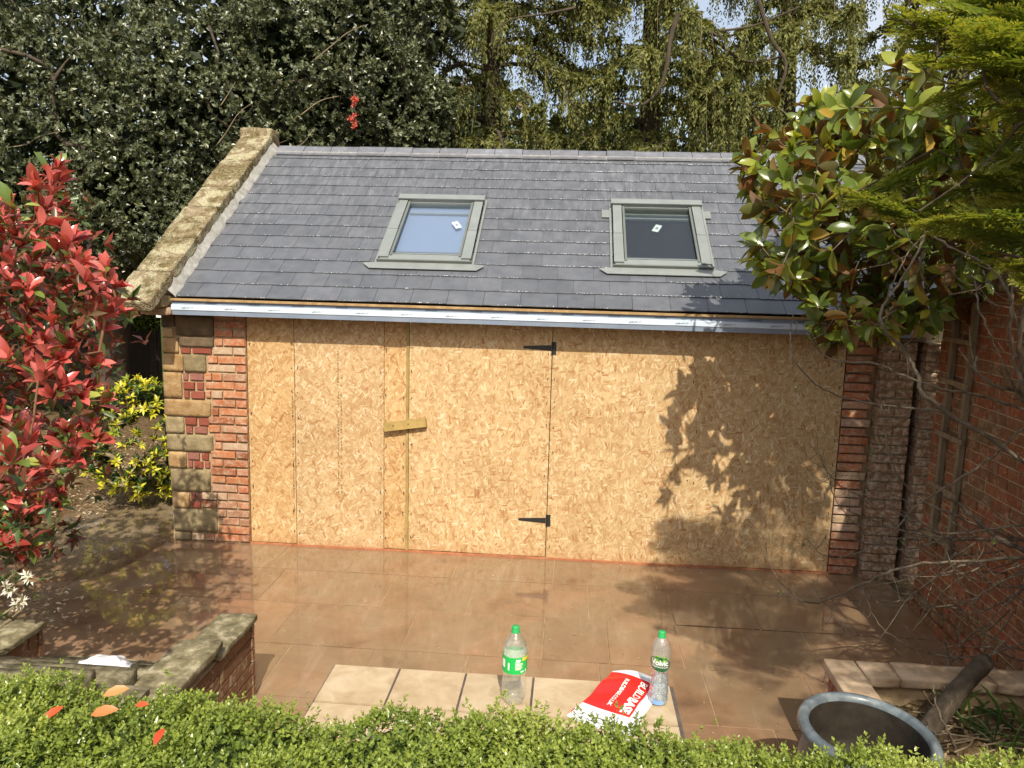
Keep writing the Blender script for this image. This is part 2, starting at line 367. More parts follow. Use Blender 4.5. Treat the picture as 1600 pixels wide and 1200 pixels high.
def puddle_mat():
    t = NT('muddy_water'); col = t.ramp(t.noise(1.6, 4), [(.3, (.32, .235, .14)), (.7, (.44, .34, .21))])
    t.P(Base_Color=col, Roughness=.03, IOR=1.45); t.p.inputs['Specular IOR Level'].default_value = .7
    t.bump(t.noise(5, 2), .05, .01)
    tr = t.n('BsdfTransparent', Color=(.97, .94, .88, 1)); g = t.n('BsdfGlossy', Roughness=.03); fr = t.n('Fresnel', IOR=1.33); ed = t.n('Attribute', {'attribute_name': 'rnd'}).outputs['Fac']; w0 = t.math('MULTIPLY', t.ramp(t.noise(2.2, 4), [(.35, .45), (.65, .80)]), t.ramp(t.math('ADD', ed, t.math('MULTIPLY', t.math('SUBTRACT', t.noise(3, 4), .5), .6)), [(.0, 0.0), (.85, 1.0)]))
    m0 = t.n('MixShader', Fac=w0); t.t.links.new(tr.outputs[0], m0.inputs[1]); t.t.links.new(t.p.outputs[0], m0.inputs[2]); m1 = t.n('MixShader', Fac=fr.outputs[0]); t.t.links.new(m0.outputs[0], m1.inputs[1]); t.t.links.new(g.outputs[0], m1.inputs[2]); t.t.links.new(m1.outputs[0], t.out.inputs[0]); return t.m
m_puddle = puddle_mat()
m_soil = surf('garden_soil', [(.3, (.07, .045, .022)), (.55, (.15, .10, .05)), (.75, (.27, .20, .11))], 18, .95, .9, 50, 0, .1, .02)
m_litter = leafmat('leaf_litter', [(0, (.10, .06, .03)), (.4, (.28, .19, .10)), (.8, (.46, .37, .24)), (1, (.55, .48, .35))], .8, .05)
def tile_mat():
    t = NT('beige_tile'); v = t.math('MULTIPLY_ADD', t.rnd(), .12, .95)
    base = t.ramp(t.noise(9, 8, .65, dist=.5), [(.25, (.34, .24, .135)), (.5, (.45, .345, .215)), (.75, (.55, .45, .31))])
    t.P(Base_Color=t.n('HueSaturation', Value=v, Color=base).outputs[0], Roughness=.5); t.bump(t.noise(60, 4), .12, .003); return t.m
m_tile = tile_mat()
m_grout = surf('dark_grout', [(.3, (.07, .055, .05)), (.7, (.13, .105, .09))], 20, .9, .5, 60, 0)
m_sandcap = surf('sandstone_cap', [(.3, (.28, .19, .11)), (.55, (.40, .29, .19)), (.8, (.50, .40, .28))], 9, .88, .6, 50, .3, .2)
m_mosscap = surf('mossy_cap', [(.3, (.075, .065, .035)), (.5, (.18, .155, .09)), (.64, (.34, .30, .20)), (.8, (.45, .40, .28))], 14, .92, .8, 50, .3, .15)
def bark(name, stops, sc=20): 
    t = NT(name); mp = t.n('Mapping'); t.set(mp, 'Vector', t.pos()); mp.inputs['Scale'].default_value = (1, 1, .35)
    t.P(Base_Color=t.ramp(t.noise(sc, 6, .65, mp.outputs[0]), stops), Roughness=.9); t.bump(t.noise(sc*2, 6, .7, mp.outputs[0]), .7, .01); return t.m
m_bark_grey = bark('grey_bark', [(.3, (.075, .055, .035)), (.55, (.155, .12, .08)), (.75, (.27, .225, .165))], 30)
m_bark_dark = bark('dark_bark', [(.3, (.03, .022, .014)), (.7, (.09, .065, .04))], 14)
m_bark_tan = bark('tan_twig', [(.3, (.13, .09, .05)), (.7, (.28, .22, .13))], 14)
m_bark_red = bark('reddish_twig', [(.3, (.12, .05, .025)), (.7, (.22, .10, .05))], 14)
m_holly = leafmat('holly_leaf', [(0, (.050, .064, .028)), (.5, (.095, .112, .048)), (.85, (.15, .165, .07)), (1, (.23, .23, .11))], .36, .10, spec=.75)
m_spruce = leafmat('spruce_needle', [(0, (.050, .066, .022)), (.4, (.13, .145, .045)), (.75, (.23, .235, .075)), (.95, (.31, .285, .11)), (1, (.25, .18, .08))], .6, .30, spec=.2)
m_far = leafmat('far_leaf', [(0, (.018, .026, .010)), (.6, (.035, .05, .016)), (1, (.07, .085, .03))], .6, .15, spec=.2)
m_magnolia = leafmat('magnolia_leaf', [(0, (.085, .135, .026)), (.45, (.16, .22, .036)), (.8, (.34, .37, .05)), (.93, (.42, .40, .05)), (1, (.42, .27, .05))], .26, .38,
                     under=[(0, (.10, .06, .018)), (.35, (.16, .07, .020)), (.7, (.12, .13, .03)), (1, (.20, .09, .025))], spec=.6)
m_photinia = leafmat('photinia_leaf', [(0, (.44, .06, .05)), (.3, (.60, .16, .13)), (.5, (.50, .10, .08)), (.66, (.27, .04, .03)), (.80, (.20, .06, .03)), (.86, (.10, .16, .03)), (.95, (.17, .25, .05)), (1, (.34, .38, .08))], .24, .22, spec=.65, tcol=(1.5, 1.0, .7))
m_choisya = leafmat('golden_leaf', [(0, (.06, .11, .02)), (.3, (.20, .27, .02)), (.6, (.55, .52, .03)), (1, (.75, .68, .06))], .35, .3)
m_green = leafmat('mid_green_leaf', [(0, (.035, .07, .02)), (.6, (.07, .12, .03)), (1, (.14, .20, .05))], .4, .25)
m_cypress = leafmat('cypress_spray', [(0, (.07, .11, .022)), (.4, (.13, .17, .03)), (.7, (.26, .27, .05)), (1, (.50, .44, .09))], .55, .5, spec=.2)
m_box = leafmat('box_leaf', [(0, (.09, .14, .025)), (.4, (.21, .27, .045)), (.8, (.33, .39, .075)), (1, (.45, .48, .13))], .30, .30, spec=.5)
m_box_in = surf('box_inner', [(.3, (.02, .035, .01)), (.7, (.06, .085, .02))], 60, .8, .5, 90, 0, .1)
m_petal = leafmat('white_petal', [(0, (.7, .68, .6)), (1, (.82, .8, .74))], .6, .3)
m_redflower = leafmat('red_blossom', [(0, (.45, .06, .03)), (1, (.6, .12, .07))], .5, .3)

# ------------------------------------------------------------------ ground
def grid(x0, y0, x1, y1, nx, ny, zf):
    xs, ys = np.linspace(x0, x1, nx), np.linspace(y0, y1, ny); X, Y = np.meshgrid(xs, ys, indexing='ij')
    V = np.stack([X, Y, zf(X, Y)], -1).reshape(-1, 3); i, j = np.meshgrid(np.arange(nx-1), np.arange(ny-1), indexing='ij')
    k = (i*ny+j).ravel(); return V, np.stack([k, k+ny, k+ny+1, k+1], 1)
a = Acc(); a.add(*grid(-250, -150, 250, 300, 3, 3, lambda X, Y: X*0-.12)); structure('ground', a, m_soil)
# patio: mortar bed + slabs
a = Acc(); box(a, -4.2, -4.6, -.10, 5.49, 2.6, -.0065); patio = structure('patio', a, m_joint)
sb = bmesh.new(); bmesh.ops.create_cube(sb, size=1); bmesh.ops.bevel(sb, geom=[e for e in sb.edges if all(v.co.z > 0 for v in e.verts)], offset=.006, segments=1, affect='EDGES')
slab_me = bpy.data.meshes.new('slab'); sb.to_mesh(slab_me); sb.free(); slab_me.materials.append(m_patio)
def slab(x0, x1, y0, y1, z=0.0):
    o = link('slab', slab_me, patio, ((x0+x1)/2, (y0+y1)/2, z-.025)); o.scale = (x1-x0-.008, y1-y0-.008, .05)
    o.rotation_euler = (random.uniform(-.0035, .0035), random.uniform(-.0035, .0035), random.uniform(-.002, .002))
r = random.Random(4)
rows = [(-.57, -.02, [-.62, .36, 1.02, 1.9, 2.72, 3.55, 4.28, 5.02, 5.49]), (-1.19, -.57, [-1.9, -1.0, -.42, .53, 1.45, 2.1, 3.0, 3.62, 4.22, 4.9, 5.49]),
        (-1.82, -1.19, [-1.8, -.95, -.04, .86, 1.75, 2.68, 3.12, 3.6, 4.5, 5.49]), (-2.44, -1.82, [-2.0, -1.1, -.3, .35, 1.02, 1.59, 2.2, 3.05, 3.70, 4.33, 5.49]),
        (-3.06, -2.44, [-2, -1.1, -.5, .3, 1.1, 1.9, 2.5, 3.4, 4.0, 4.9, 5.49]), (-3.7, -3.06, [-2, -1, 0, .9, 1.5, 2.3, 3.2, 3.8, 4.6, 5.49]), (-4.3, -3.7, [0, .9, 1.8, 2.7, 3.6, 4.5, 5.49])]
for y0, y1, xs in rows:
    for p, q in zip(xs[:-1], xs[1:]): slab(p, q, y0, y1, r.uniform(-.003, .002))
for i, y0 in enumerate([-.57, .05, .67, 1.29, 1.9]):            # path running back past the left gable
    xs = [-2.9, -2.2, -1.55, -.74] if i % 2 else [-2.6, -1.8, -1.2, -.74]
    if i == 0: xs = [-2.1, -1.3, -.62]
    for p, q in zip(xs[:-1], xs[1:]): slab(p, q, y0, y0+.62, r.uniform(-.006, -.002))
# standing water on the left
def blob(pts, z, n=90):
    P = spline([(x, y, z) for x, y in pts]+[(*pts[0], z)], n)[:-1]; c = P.mean(0)
    m = len(P); V = np.concatenate([P, P*.45+c*.55, [c]])
    Q = [(i, (i+1) % m, m+(i+1) % m, m+i) for i in range(m)]; T = [(m+i, m+(i+1) % m, 2*m) for i in range(m)]
    return V, Q, T
a = Acc(); V, Q, T = blob([(-.76, .1), (-.74, 1.9), (-1.7, 2.2), (-2.4, 1.5), (-2.2, .6), (-1.9, -.1), (-1.75, -.7), (-1.3, -1.1), (-.9, -.95), (-.75, -.5)], .004); a.add(V, Q, T, np.concatenate([np.full(len(P_b := V[:(len(V)-1)//2]), .001), np.full(len(V)-len(P_b), 1.0)]))
structure('puddle', a, m_puddle)
# planting bed on the left and behind
a = Acc(); zf = lambda X, Y: .012+.05*np.sin(X*3.1+Y)*np.cos(Y*2.3)+.03*np.sin(X*9)*np.cos(Y*8)
def bed(pts, n, name):
    a = Acc(); P = spline([(x, y, 0) for x, y in pts]+[(*pts[0], 0)], n)[:-1]; c = np.array([-4.2, .5, 0]); V = []
    K = [1.0, .985, .93, .8, .6, .4, .2]
    for k in K:
        R_ = c+(P-c)*k
        for p in R_: V.append((p[0], p[1], -.02 if k == 1.0 else (.006 if k > .98 else .03)+(.25 if k > .98 else 1)*(.035*mnoise.noise(Vector((p[0]*3, p[1]*3, 0)))+.02*mnoise.noise(Vector((p[0]*11, p[1]*11, 3))))))
    m = len(P); Q = [(i*m+j, i*m+(j+1) % m, (i+1)*m+(j+1) % m, (i+1)*m+j) for i in range(len(K)-1) for j in range(m)]
    V.append((c[0], c[1], .04)); T = [((len(K)-1)*m+j, (len(K)-1)*m+(j+1) % m, len(K)*m) for j in range(m)]
    a.add(V, Q, T); return structure(name, a, m_soil, True)
bed([(-1.75, -1.3), (-1.85, -.5), (-1.95, .1), (-2.3, .9), (-2.4, 1.6), (-1.9, 2.1), (-.85, 3.0), (-.85, 4.5), (-6, 5), (-7, 0), (-4, -3.5), (-.6, -3.6), (-.5, -2.9), (-1.1, -1.95)], 120, 'planting_bed')
# upper terrace the picture is taken from
a = Acc(); box(a, -3, -14, -.1, 5.45, -4.75, .95); structure('terrace', a, m_sandcap)

# ------------------------------------------------------------------ garage
RZ0, RY0, RY1, RZ1 = 2.19, -.2, 2.15, 3.70
PITCHR = math.atan2(RZ1-RZ0, RY1-RY0); SL = math.hypot(RZ1-RZ0, RY1-RY0)
RU = np.array([0, math.cos(PITCHR), math.sin(PITCHR)]); RN = np.array([0, -math.sin(PITCHR), math.cos(PITCHR)])
def rp(x, s, w=0.0): return np.array([x, RY0, RZ0])+RU*s+RN*w
RM = np.eye(4); RM[:3, 0] = (1, 0, 0); RM[:3, 1] = RU; RM[:3, 2] = RN; RM[:3, 3] = (0, RY0, RZ0)   # roof frame: x, s, w
garage = thing('garage', 'brick and stone garage with slate roof, two roof windows and board-covered front', 'garage', (2.5, 1.2, 0))
GB = BASE['garage']
def gpart(name, acc, mat, smooth=False): return part(name, acc, mat, garage, smooth)
def gsub(name, acc, mat, par, smooth=False): return part(name, acc, mat, par, smooth)
# carcass behind the boards, roof deck, rear slope
a = Acc(); box(a, -.70, .02, -.02, 5.70, .10, 2.12); box(a, -.70, .10, -.02, -.55, 4.3, 2.2); box(a, 5.55, .10, -.02, 5.7, 4.3, 2.2); box(a, -.70, 4.2, -.02, 5.7, 4.32, 2.2)
gpart('wall', a, m_mortar)
a = Acc(); prism(a, [(-.68, .1, 2.2), (-.68, 4.2, 2.2), (-.68, 2.15, 3.55)], (-.68, 0, 0), (-.55, 0, 0)); prism(a, [(5.55, .1, 2.2), (5.55, 4.2, 2.2), (5.55, 2.15, 3.55)], (5.55, 0, 0), (5.7, 0, 0)); gpart('gable_wall', a, m_mortar)
a = Acc(); box(a, -.54, .04, -.05, 5.72, SL-.01, -.022, RM)
a2 = Acc(); V = CUBE.copy(); RB = RM.copy(); RB[:3, 1] = (0, -math.cos(PITCHR), math.sin(PITCHR)); RB[:3, 2] = (0, math.sin(PITCHR), math.cos(PITCHR)); RB[:3, 3] = (0, 2*RY1-RY0, RZ0)
box(a, -.54, 0, -.03, 5.75, SL-.01, .0, RB); gpart('roof_deck', a, m_dark)
# slates
W1 = (1.085, 1.90, .56, 1.69); W2 = (3.135, 3.96, .57, 1.68)     # openings x0,x1,s0,s1
def slate_me(seed):
    rr = random.Random(seed); bm = bmesh.new(); n = 7; top = []; 
    xs = [i/n-.5 for i in range(n+1)]; jag = [rr.uniform(-.006, .006) for _ in xs]
    Vt = [bm.verts.new((x, j, .5)) for x, j in zip(xs, jag)]; Vt2 = [bm.verts.new((-.5, 1, .5)), bm.verts.new((.5, 1, .5))]
    Vb = [bm.verts.new((x, j, -.5)) for x, j in zip(xs, jag)]
    bm.faces.new(Vt+[Vt2[1], Vt2[0]])
    for i in range(n): bm.faces.new((Vb[i], Vb[i+1], Vt[i+1], Vt[i]))
    c = [bm.verts.new((-.5, 1, -.5)), bm.verts.new((.5, 1, -.5))]
    bm.faces.new((Vb[0], Vt[0], Vt2[0], c[0])); bm.faces.new((Vt[n], Vb[n], c[1], Vt2[1]))
    me = bpy.data.meshes.new('slate'); bm.normal_update(); bmesh.ops.recalc_face_normals(bm, faces=bm.faces); bm.to_mesh(me); bm.free(); me.materials.append(m_slate); return me
SLM = [slate_me(i) for i in range(5)]
rr = random.Random(12); G_ = SL/14.0; nslate = 0
drops = []
for row in range(14):
    s0 = row*G_-.02; x = -.50-(0 if row % 2 else .15)+rr.uniform(-.01, .01); L = min(.40, SL-.02-s0)
    while x < 5.74:
        w = .298+rr.uniform(-.004, .004); x0, x1 = max(x, -.53), min(x+w, 5.76); x += w+.003
        if x1-x0 < .04: continue
        segs = [(x0, x1)]
        for (a0, a1, b0, b1) in (W1, W2):
            if s0+G_ > b0+.03 and s0 < b1-.06:
                ns = []
                for p, q in segs:
                    if q <= a0 or p >= a1: ns.append((p, q)); continue
                    if p < a0-.02: ns.append((p, a0))
                    if q > a1+.02: ns.append((a1, q))
                segs = ns
        for p, q in segs:
            o = link('slate', rr.choice(SLM), garage); tl = math.radians(2.3)+rr.uniform(-.003, .003)
            M = np.eye(4); ct, st = math.cos(tl), math.sin(tl)
            M[:3, 0] = (1, 0, 0); M[:3, 1] = RU*ct-RN*st; M[:3, 2] = RN*ct+RU*st; M[:3, 3] = rp((p+q)/2, s0+rr.uniform(-.003, .003), .020)-GB
            o.matrix_local = Matrix(M.tolist()) @ Matrix.Diagonal((q-p, L, .006, 1)); nslate += 1
            dens = .25+1.0*math.exp(-((p-3.3)/1.6)**2) if row > 0 else .4
            for _ in range(int((q-p)*95*dens*rr.random())): drops.append((rr.uniform(p, q), s0, rr.uniform(.0018, .0036)))
oct_ = np.array([(1, 0, 0), (-1, 0, 0), (0, 1, 0), (0, -1, 0), (0, 0, 1), (0, 0, -1)], float); octT = np.array([(0, 2, 4), (2, 1, 4), (1, 3, 4), (3, 0, 4), (2, 0, 5), (1, 2, 5), (3, 1, 5), (0, 3, 5)])
a = Acc()
for (x, s, r_) in drops: a.add(oct_*(r_*1.7, r_, r_)+rp(x, s+rr.uniform(-.004, .003), .026), T=octT)
wm = NT('water_bead'); wm.P(Base_Color=(.8, .83, .88, 1), Roughness=.12); wm.p.inputs['Specular IOR Level'].default_value = .9  # near-white body colour stands in for the sparkle of the drops
o = gpart('water_beads', a, wm.m, True); o['kind'] = 'stuff'
# ridge tiles: inverted V, butt jointed
def ridge_mesh():
    bm = bmesh.new(); w, t = .15, .016; h = w*math.tan(PITCHR)
    prof = [(-w, -h), (-.035, -.012), (0, .0), (.035, -.012), (w, -h), (w, -h-t), (0, -t-.004), (-w, -h-t)]
    A = [bm.verts.new((0, y, z)) for y, z in prof]; B = [bm.verts.new((1, y, z)) for y, z in prof]; n = len(prof)
    for i in range(n): bm.faces.new((A[i], B[i], B[(i+1) % n], A[(i+1) % n]))
    bm.faces.new(A[::-1]); bm.faces.new(B); bmesh.ops.recalc_face_normals(bm, faces=bm.faces)
    me = bpy.data.meshes.new('ridge_tile'); bm.to_mesh(me); bm.free(); me.materials.append(m_ridge); return me
rme = ridge_mesh(); x = -.48
while x < 5.7:
    o = link('ridge_tile', rme, garage, Vector((x, RY1, RZ1+.055+rr.uniform(-.003, .003)))-Vector(GB)); o.scale = (.292, 1, 1); o.rotation_euler = (0, rr.uniform(-.008, .008), 0); x += .298
a = Acc(); box(a, -.5, RY1-.13, RZ1-.07, 5.72, RY1+.13, RZ1-.02); gpart('ridge_bedding', a, m_mortar_pale)
# gable coping: stones up the left verge
cM = RM.copy(); names = [(-.34, .12), (.12, .66), (.66, 1.22), (1.22, 1.62), (1.62, 2.2), (2.2, 2.86)]
for i, (s0, s1) in enumerate(names):
    a = Acc(); rough_box(a, (-.885+.012*(i % 2), s0+.006, .075), (-.555, s1-.006, .175), (11,), .006, 15, i, cM, .012)
    o = gpart('coping_stone', a, m_coping, True)
a = Acc(); rough_box(a, (-.90, 2.05, 3.66), (-.555, 2.36, 3.93), (7,), .014, 7, 21); gpart('apex_stone', a, m_coping, True)
a = Acc(); rough_box(a, (-.87, -.37, 2.10), (-.56, -.02, 2.20), (6,), .010, 7, 31); gpart('kneeler_stone', a, m_greystone, True)
a = Acc(); rough_box(a, (-.80, -.29, 2.03), (-.545, -.01, 2.10), (6,), .005, 7, 32); gpart('kneeler_brick', a, m_brick_pale, True)
# mortar fillet between coping and slates, and its lead edge
a = Acc(); nseg = 60; ss = np.linspace(-.03, SL+.03, nseg)
V = []
for i, s in enumerate(ss):
    j = .014*mnoise.noise(Vector((s*6, 1, 0)))+.008*mnoise.noise(Vector((s*19, 4, 0))); V += [rp(-.566, s, .105+j), rp(-.550+j*.4, s, .075+j), rp(-.522+j*1.6, s, .036+.3*j), rp(-.510+j*1.9, s, .012)]
Q = [(i*4+k, (i+1)*4+k, (i+1)*4+k+1, i*4+k+1) for i in range(nseg-1) for k in range(3)]
a.add(V, [q[::-1] for q in Q]); gpart('mortar_fillet', a, m_mortar_pale, True)
a = Acc(); prism(a, [(-.84, .02, 2.15), (-.84, 4.28, 2.15), (-.84, 2.15, 3.60)], (-.84, 0, 0), (-.695, 0, 0)); gpart('gable_stonework', a, m_iron)
# eaves: batten edge, fascia board, folded membrane with print
a = Acc(); box(a, -.545, -.262, 2.158, 5.50, -.20, 2.176); gpart('eaves_batten', a, m_batten)
a = Acc(); box(a, -.53, -.236, 2.045, 5.48, -.20, 2.157); gpart('fascia_board', a, m_batten)
def strip(a, prof, x0, x1, n=60, wob=.0016, seed=0):
    xs = np.linspace(x0, x1, n); V = []
    for x in xs:
        for k, (y, z) in enumerate(prof): V.append((x, y+wob*mnoise.noise(Vector((x*5, k*3.1, seed))), z+wob*mnoise.noise(Vector((x*4, k*2.1, seed+5)))))
    m = len(prof); a.add(V, [(i*m+k, (i+1)*m+k, (i+1)*m+k+1, i*m+k+1) for i in range(n-1) for k in range(m-1)])
a = Acc(); strip(a, [(-.2375, 2.158), (-.243, 2.122)], -.54, 5.44); strip(a, [(-.246, 2.079), (-.239, 2.040), (-.20, 2.036)], -.54, 5.44, seed=3); gpart('membrane_fold', a, m_membrane_dark)
a = Acc(); strip(a, [(-.242, 2.125), (-.253, 2.119), (-.252, 2.082), (-.243, 2.076)], -.543, 5.443, seed=6); gpart('fascia_membrane', a, m_membrane)
a = Acc(); x = -.45
while x < 5.3:
    for k in range(9): box(a, x+k*.011, -.2545, 2.094+.0008*k, x+k*.011+.007, -.2530, 2.1005+.002*((k*7) % 3))
    for k in range(9): box(a, x+.20+k*.011, -.2462, 2.137, x+.20+k*.011+.007, -.2450, 2.143+.002*((k*5) % 3))
    x += .37
gpart('membrane_print', a, m_print)['kind'] = 'stuff'

# roof windows
def roof_window(w, film, pane, hood_x):
    x0, x1, s0, s1 = w
    a = Acc(); box(a, x0+.012, s0+.02, -.03, x0+.075, s1-.03, .055, RM); box(a, x1-.075, s0+.02, -.03, x1-.012, s1-.03, .055, RM)
    box(a, x0+.012, s0+.005, -.03, x1-.012, s0+.095, .058, RM); box(a, x0+.012, s1-.10, -.03, x1-.012, s1-.03, .055, RM)
    rw = gpart('roof_window', a, m_frame)
    a = Acc(); box(a, x0-.01, s0-.012, .0, x1+.01, s0+.004, .066, RM); gsub('bottom_edge', a, m_frame_d, rw)
    a = Acc(); box(a, x0-.012, s1-.085, .02, x1+.012, s1-.002, .095, RM); box(a, x0-.018, s1-.095, .088, x1+.018, s1-.078, .098, RM); gsub('top_hood', a, m_frame, rw)
    for sx in (0, 1):
        p, q = (x0, x0+.085) if sx == 0 else (x1-.085, x1)
        a = Acc(); box(a, p, s0+.03, .056, q, s0+.50, .074, RM); box(a, p+.002, s0+.503, .056, q-.002, s1-.088, .076, RM); gsub('side_cover', a, m_frame, rw)
        a = Acc(); p, q = (x0+.092, x0+.112) if sx == 0 else (x1-.112, x1-.092); box(a, p, s0+.07, .05, q, s1-.09, .068, RM); gsub('sash_edge', a, m_frame_d, rw)
    a = Acc(); box(a, x0+.105, s0+.098, .050, x1-.105, s0+.108, .062, RM); gsub('pane_bead', a, m_frame, rw)
    a = Acc(); box(a, x0+.11, s0+.105, .034, x1-.11, s1-.095, .040, RM); gsub('pane', a, pane, rw)
    # well below the glass
    a = Acc()
    if film: box(a, x0+.08, s0+.09, -.012, x1-.08, s1-.09, -.004, RM); gsub('blue_film', a, m_film, rw)
    else:
        box(a, x0+.06, s0+.06, -.40, x1-.06, s1-.06, -.39, RM); box(a, x0+.05, s0+.06, -.40, x0+.06, s1-.06, -.03, RM); box(a, x1-.06, s0+.06, -.40, x1-.05, s1-.06, -.03, RM)
        box(a, x0+.06, s0+.05, -.40, x1-.06, s0+.06, -.03, RM); box(a, x0+.06, s1-.06, -.40, x1-.06, s1-.05, -.03, RM); gsub('window_well', a, m_lining, rw)
    a = Acc(); box(a, x0+.12, s1-.245, .0, x1-.12, s1-.222, .018, RM); gsub('vent_bar', a, m_frame, rw)
    a = Acc(); box(a, x0+.12, s1-.17, .0, x1-.12, s1-.152, .018, RM); gsub('vent_bar', a, m_frame, rw) if not film else None
    # paper label behind the glass
    cx, cs = (x1-.21, (s0+s1)/2+.10) if film else ((x0+x1)/2-.01, (s0+s1)/2+.12)
    th = math.radians(28 if film else -22); LM = RM.copy(); LM[:3, 0] = RM[:3, 0]*math.cos(th)+RM[:3, 1]*math.sin(th); LM[:3, 1] = -RM[:3, 0]*math.sin(th)+RM[:3, 1]*math.cos(th); LM[:3, 3] = rp(cx, cs, .0305)
    a = Acc(); box(a, -.030, -.062, 0, .030, .062, .002, LM); gsub('paper_label', a, m_white, rw)
    a = Acc(); box(a, -.012, -.02, .0022, .012, .018, .0028, LM); gsub('label_print', a, m_membrane_dark, rw)
    # sill flashing dressed over the slates
    a = Acc(); e = .13; poly = [rp(x0-e, s0-.03, .036), rp(x0-e+.07, s0-.105, .034), rp(x1+e-.07, s0-.105, .034), rp(x1+e, s0-.03, .036), rp(x1+.01, s0-.012, .036), rp(x0-.01, s0-.012, .036)]
    prism(a, poly, (0, 0, 0), RN*.005); gsub('apron_flashing', a, m_lead, rw)
    a = Acc(); box(a, x1+.012, s0-.01, .028, x1+.030, s1+.005, .040, RM); gsub('side_flashing', a, m_lead, rw); a = Acc(); box(a, x0-.030, s0-.01, .028, x0-.012, s1+.005, .040, RM); gsub('side_flashing', a, m_lead, rw)
    return rw
roof_window(W1, True, m_pane_a, 0); rw2 = roof_window(W2, False, m_pane_b, 0)
a = Acc(); box(a, W2[0]-.10, W2[3]-.26, .031, W2[0]-.014, W2[3]-.12, .036, RM); box(a, W2[1]+.014, W2[3]-.24, .031, W2[1]+.09, W2[3]-.11, .036, RM); gsub('side_tab', a, m_lead, rw2)

# front boards
TOPB = 2.03
def board(name, x0, x1, z0, z1, y, mat, th=.018, warp=0.0):
    a = Acc(); n = 8; V = []
    for i in range(n+1):
        x = x0+(x1-x0)*i/n
        for (yy, z) in ((y-th, z0), (y-th, z1), (y, z1), (y, z0)): V.append((x, yy+warp*math.sin(PI*i/n), z+.004*mnoise.noise(Vector((x*2, z, 0)))))
    Q = [(i*4+k, (i+1)*4+k, (i+1)*4+(k+1) % 4, i*4+(k+1) % 4) for i in range(n) for k in range(4)]+[(0, 1, 2, 3), (n*4+3, n*4+2, n*4+1, n*4)]
    a.add(V, Q); return gpart(name, a, mat)
board('osb_panel', .005, .418, .012, TOPB, -.004, m_osb2); board('osb_panel', .424, 1.205, .008, TOPB, -.006, m_osb)
b3 = board('osb_panel', 1.208, 1.398, .012, TOPB, .004, m_osb2)
door = board('osb_door', 1.428, 2.636, .016, TOPB, -.010, m_osb3)
board('osb_panel', 2.643, 3.8415, .010, TOPB, -.010, m_osb3); board('osb_panel', 3.8422, 5.03, .014, TOPB, -.010, m_osb3)
a = Acc(); box(a, 1.400, -.030, .005, 1.424, -.002, TOPB); gpart('door_batten', a, m_timber)
a = Acc(); rough_box(a, (0, -.040, -.012), (5.04, -.0325, .014), (30,), .003, 6, 3, None, .003); box(a, 0, -.028, TOPB+.002, 5.04, .01, TOPB+.012); gpart('threshold', a, surf('red_mud', [(.3, (.30, .10, .045)), (.7, (.46, .19, .09))], 12, .7, .5, 50, 0, .2))
a = Acc(); box(a, 4.28, -.034, -.002, 4.98, -.0285, .016); gpart('gap_shade_strip', a, m_dark)  # black strip painted in for the shade of the gap under the board
th = math.radians(9); TB = np.eye(4); TB[:3, 0] = (math.cos(th), 0, math.sin(th)); TB[:3, 2] = (-math.sin(th), 0, math.cos(th)); TB[:3, 3] = (1.40, 0, 1.145)
a = Acc(); box(a, -.185, -.078, -.037, .185, -.036, .037, TB); gpart('turn_button', a, m_timber)
for dx in (-.1, .03):
    a = Acc(); tube(a, [(1.40+dx, -.080, 1.15+dx*.16), (1.40+dx, -.077, 1.15+dx*.16)], .006, 8); gpart('screw_head', a, m_blackiron)
for z in (1.845, .345):                                            # T hinges
    a = Acc(); prism(a, [(2.63, -.033, z-.024), (2.63, -.033, z+.024), (2.40, -.033, z+.010), (2.392, -.033, z), (2.40, -.033, z-.010)], (0, -.033, 0), (0, -.029, 0))
    tube(a, [(2.640, -.036, z-.052), (2.640, -.036, z+.052)], .008, 8); box(a, 2.646, -.034, z-.052, 2.672, -.029, z+.052); gsub('hinge', a, m_blackiron, door)
# stamped edge print, nail lines
a = Acc(); rr = random.Random(5)
for x, z0, z1, y in ((.395, .30, 1.40, -.0232), (.80, .5, 1.75, -.0252), (.827, .5, 1.55, -.0252)):
    z = z0
    while z < z1:
        l = rr.uniform(.006, .022); box(a, x+rr.uniform(-.003, .003), y, z, x+.010, y+.0008, z+l); z += l+rr.choice([.006, .008, .012, .05])
gpart('board_stamp', a, surf('faint_ink', [(.3, (.18, .11, .05)), (.7, (.30, .20, .10))], 30, .8, 0))
a = Acc()
for x in (.03, .40, .45, 1.18, 1.225, 1.38, 1.45, 2.61, 2.67, 3.82, 3.87, 5.0):
    for z in np.arange(.12, 2.0, .21): tube(a, [(x+rr.uniform(-.006, .006), -.0305, z+rr.uniform(-.03, .03)), (x, -.0275, z)], .0035, 6)
gpart('board_screws', a, m_blackiron)['kind'] = 'stuff'
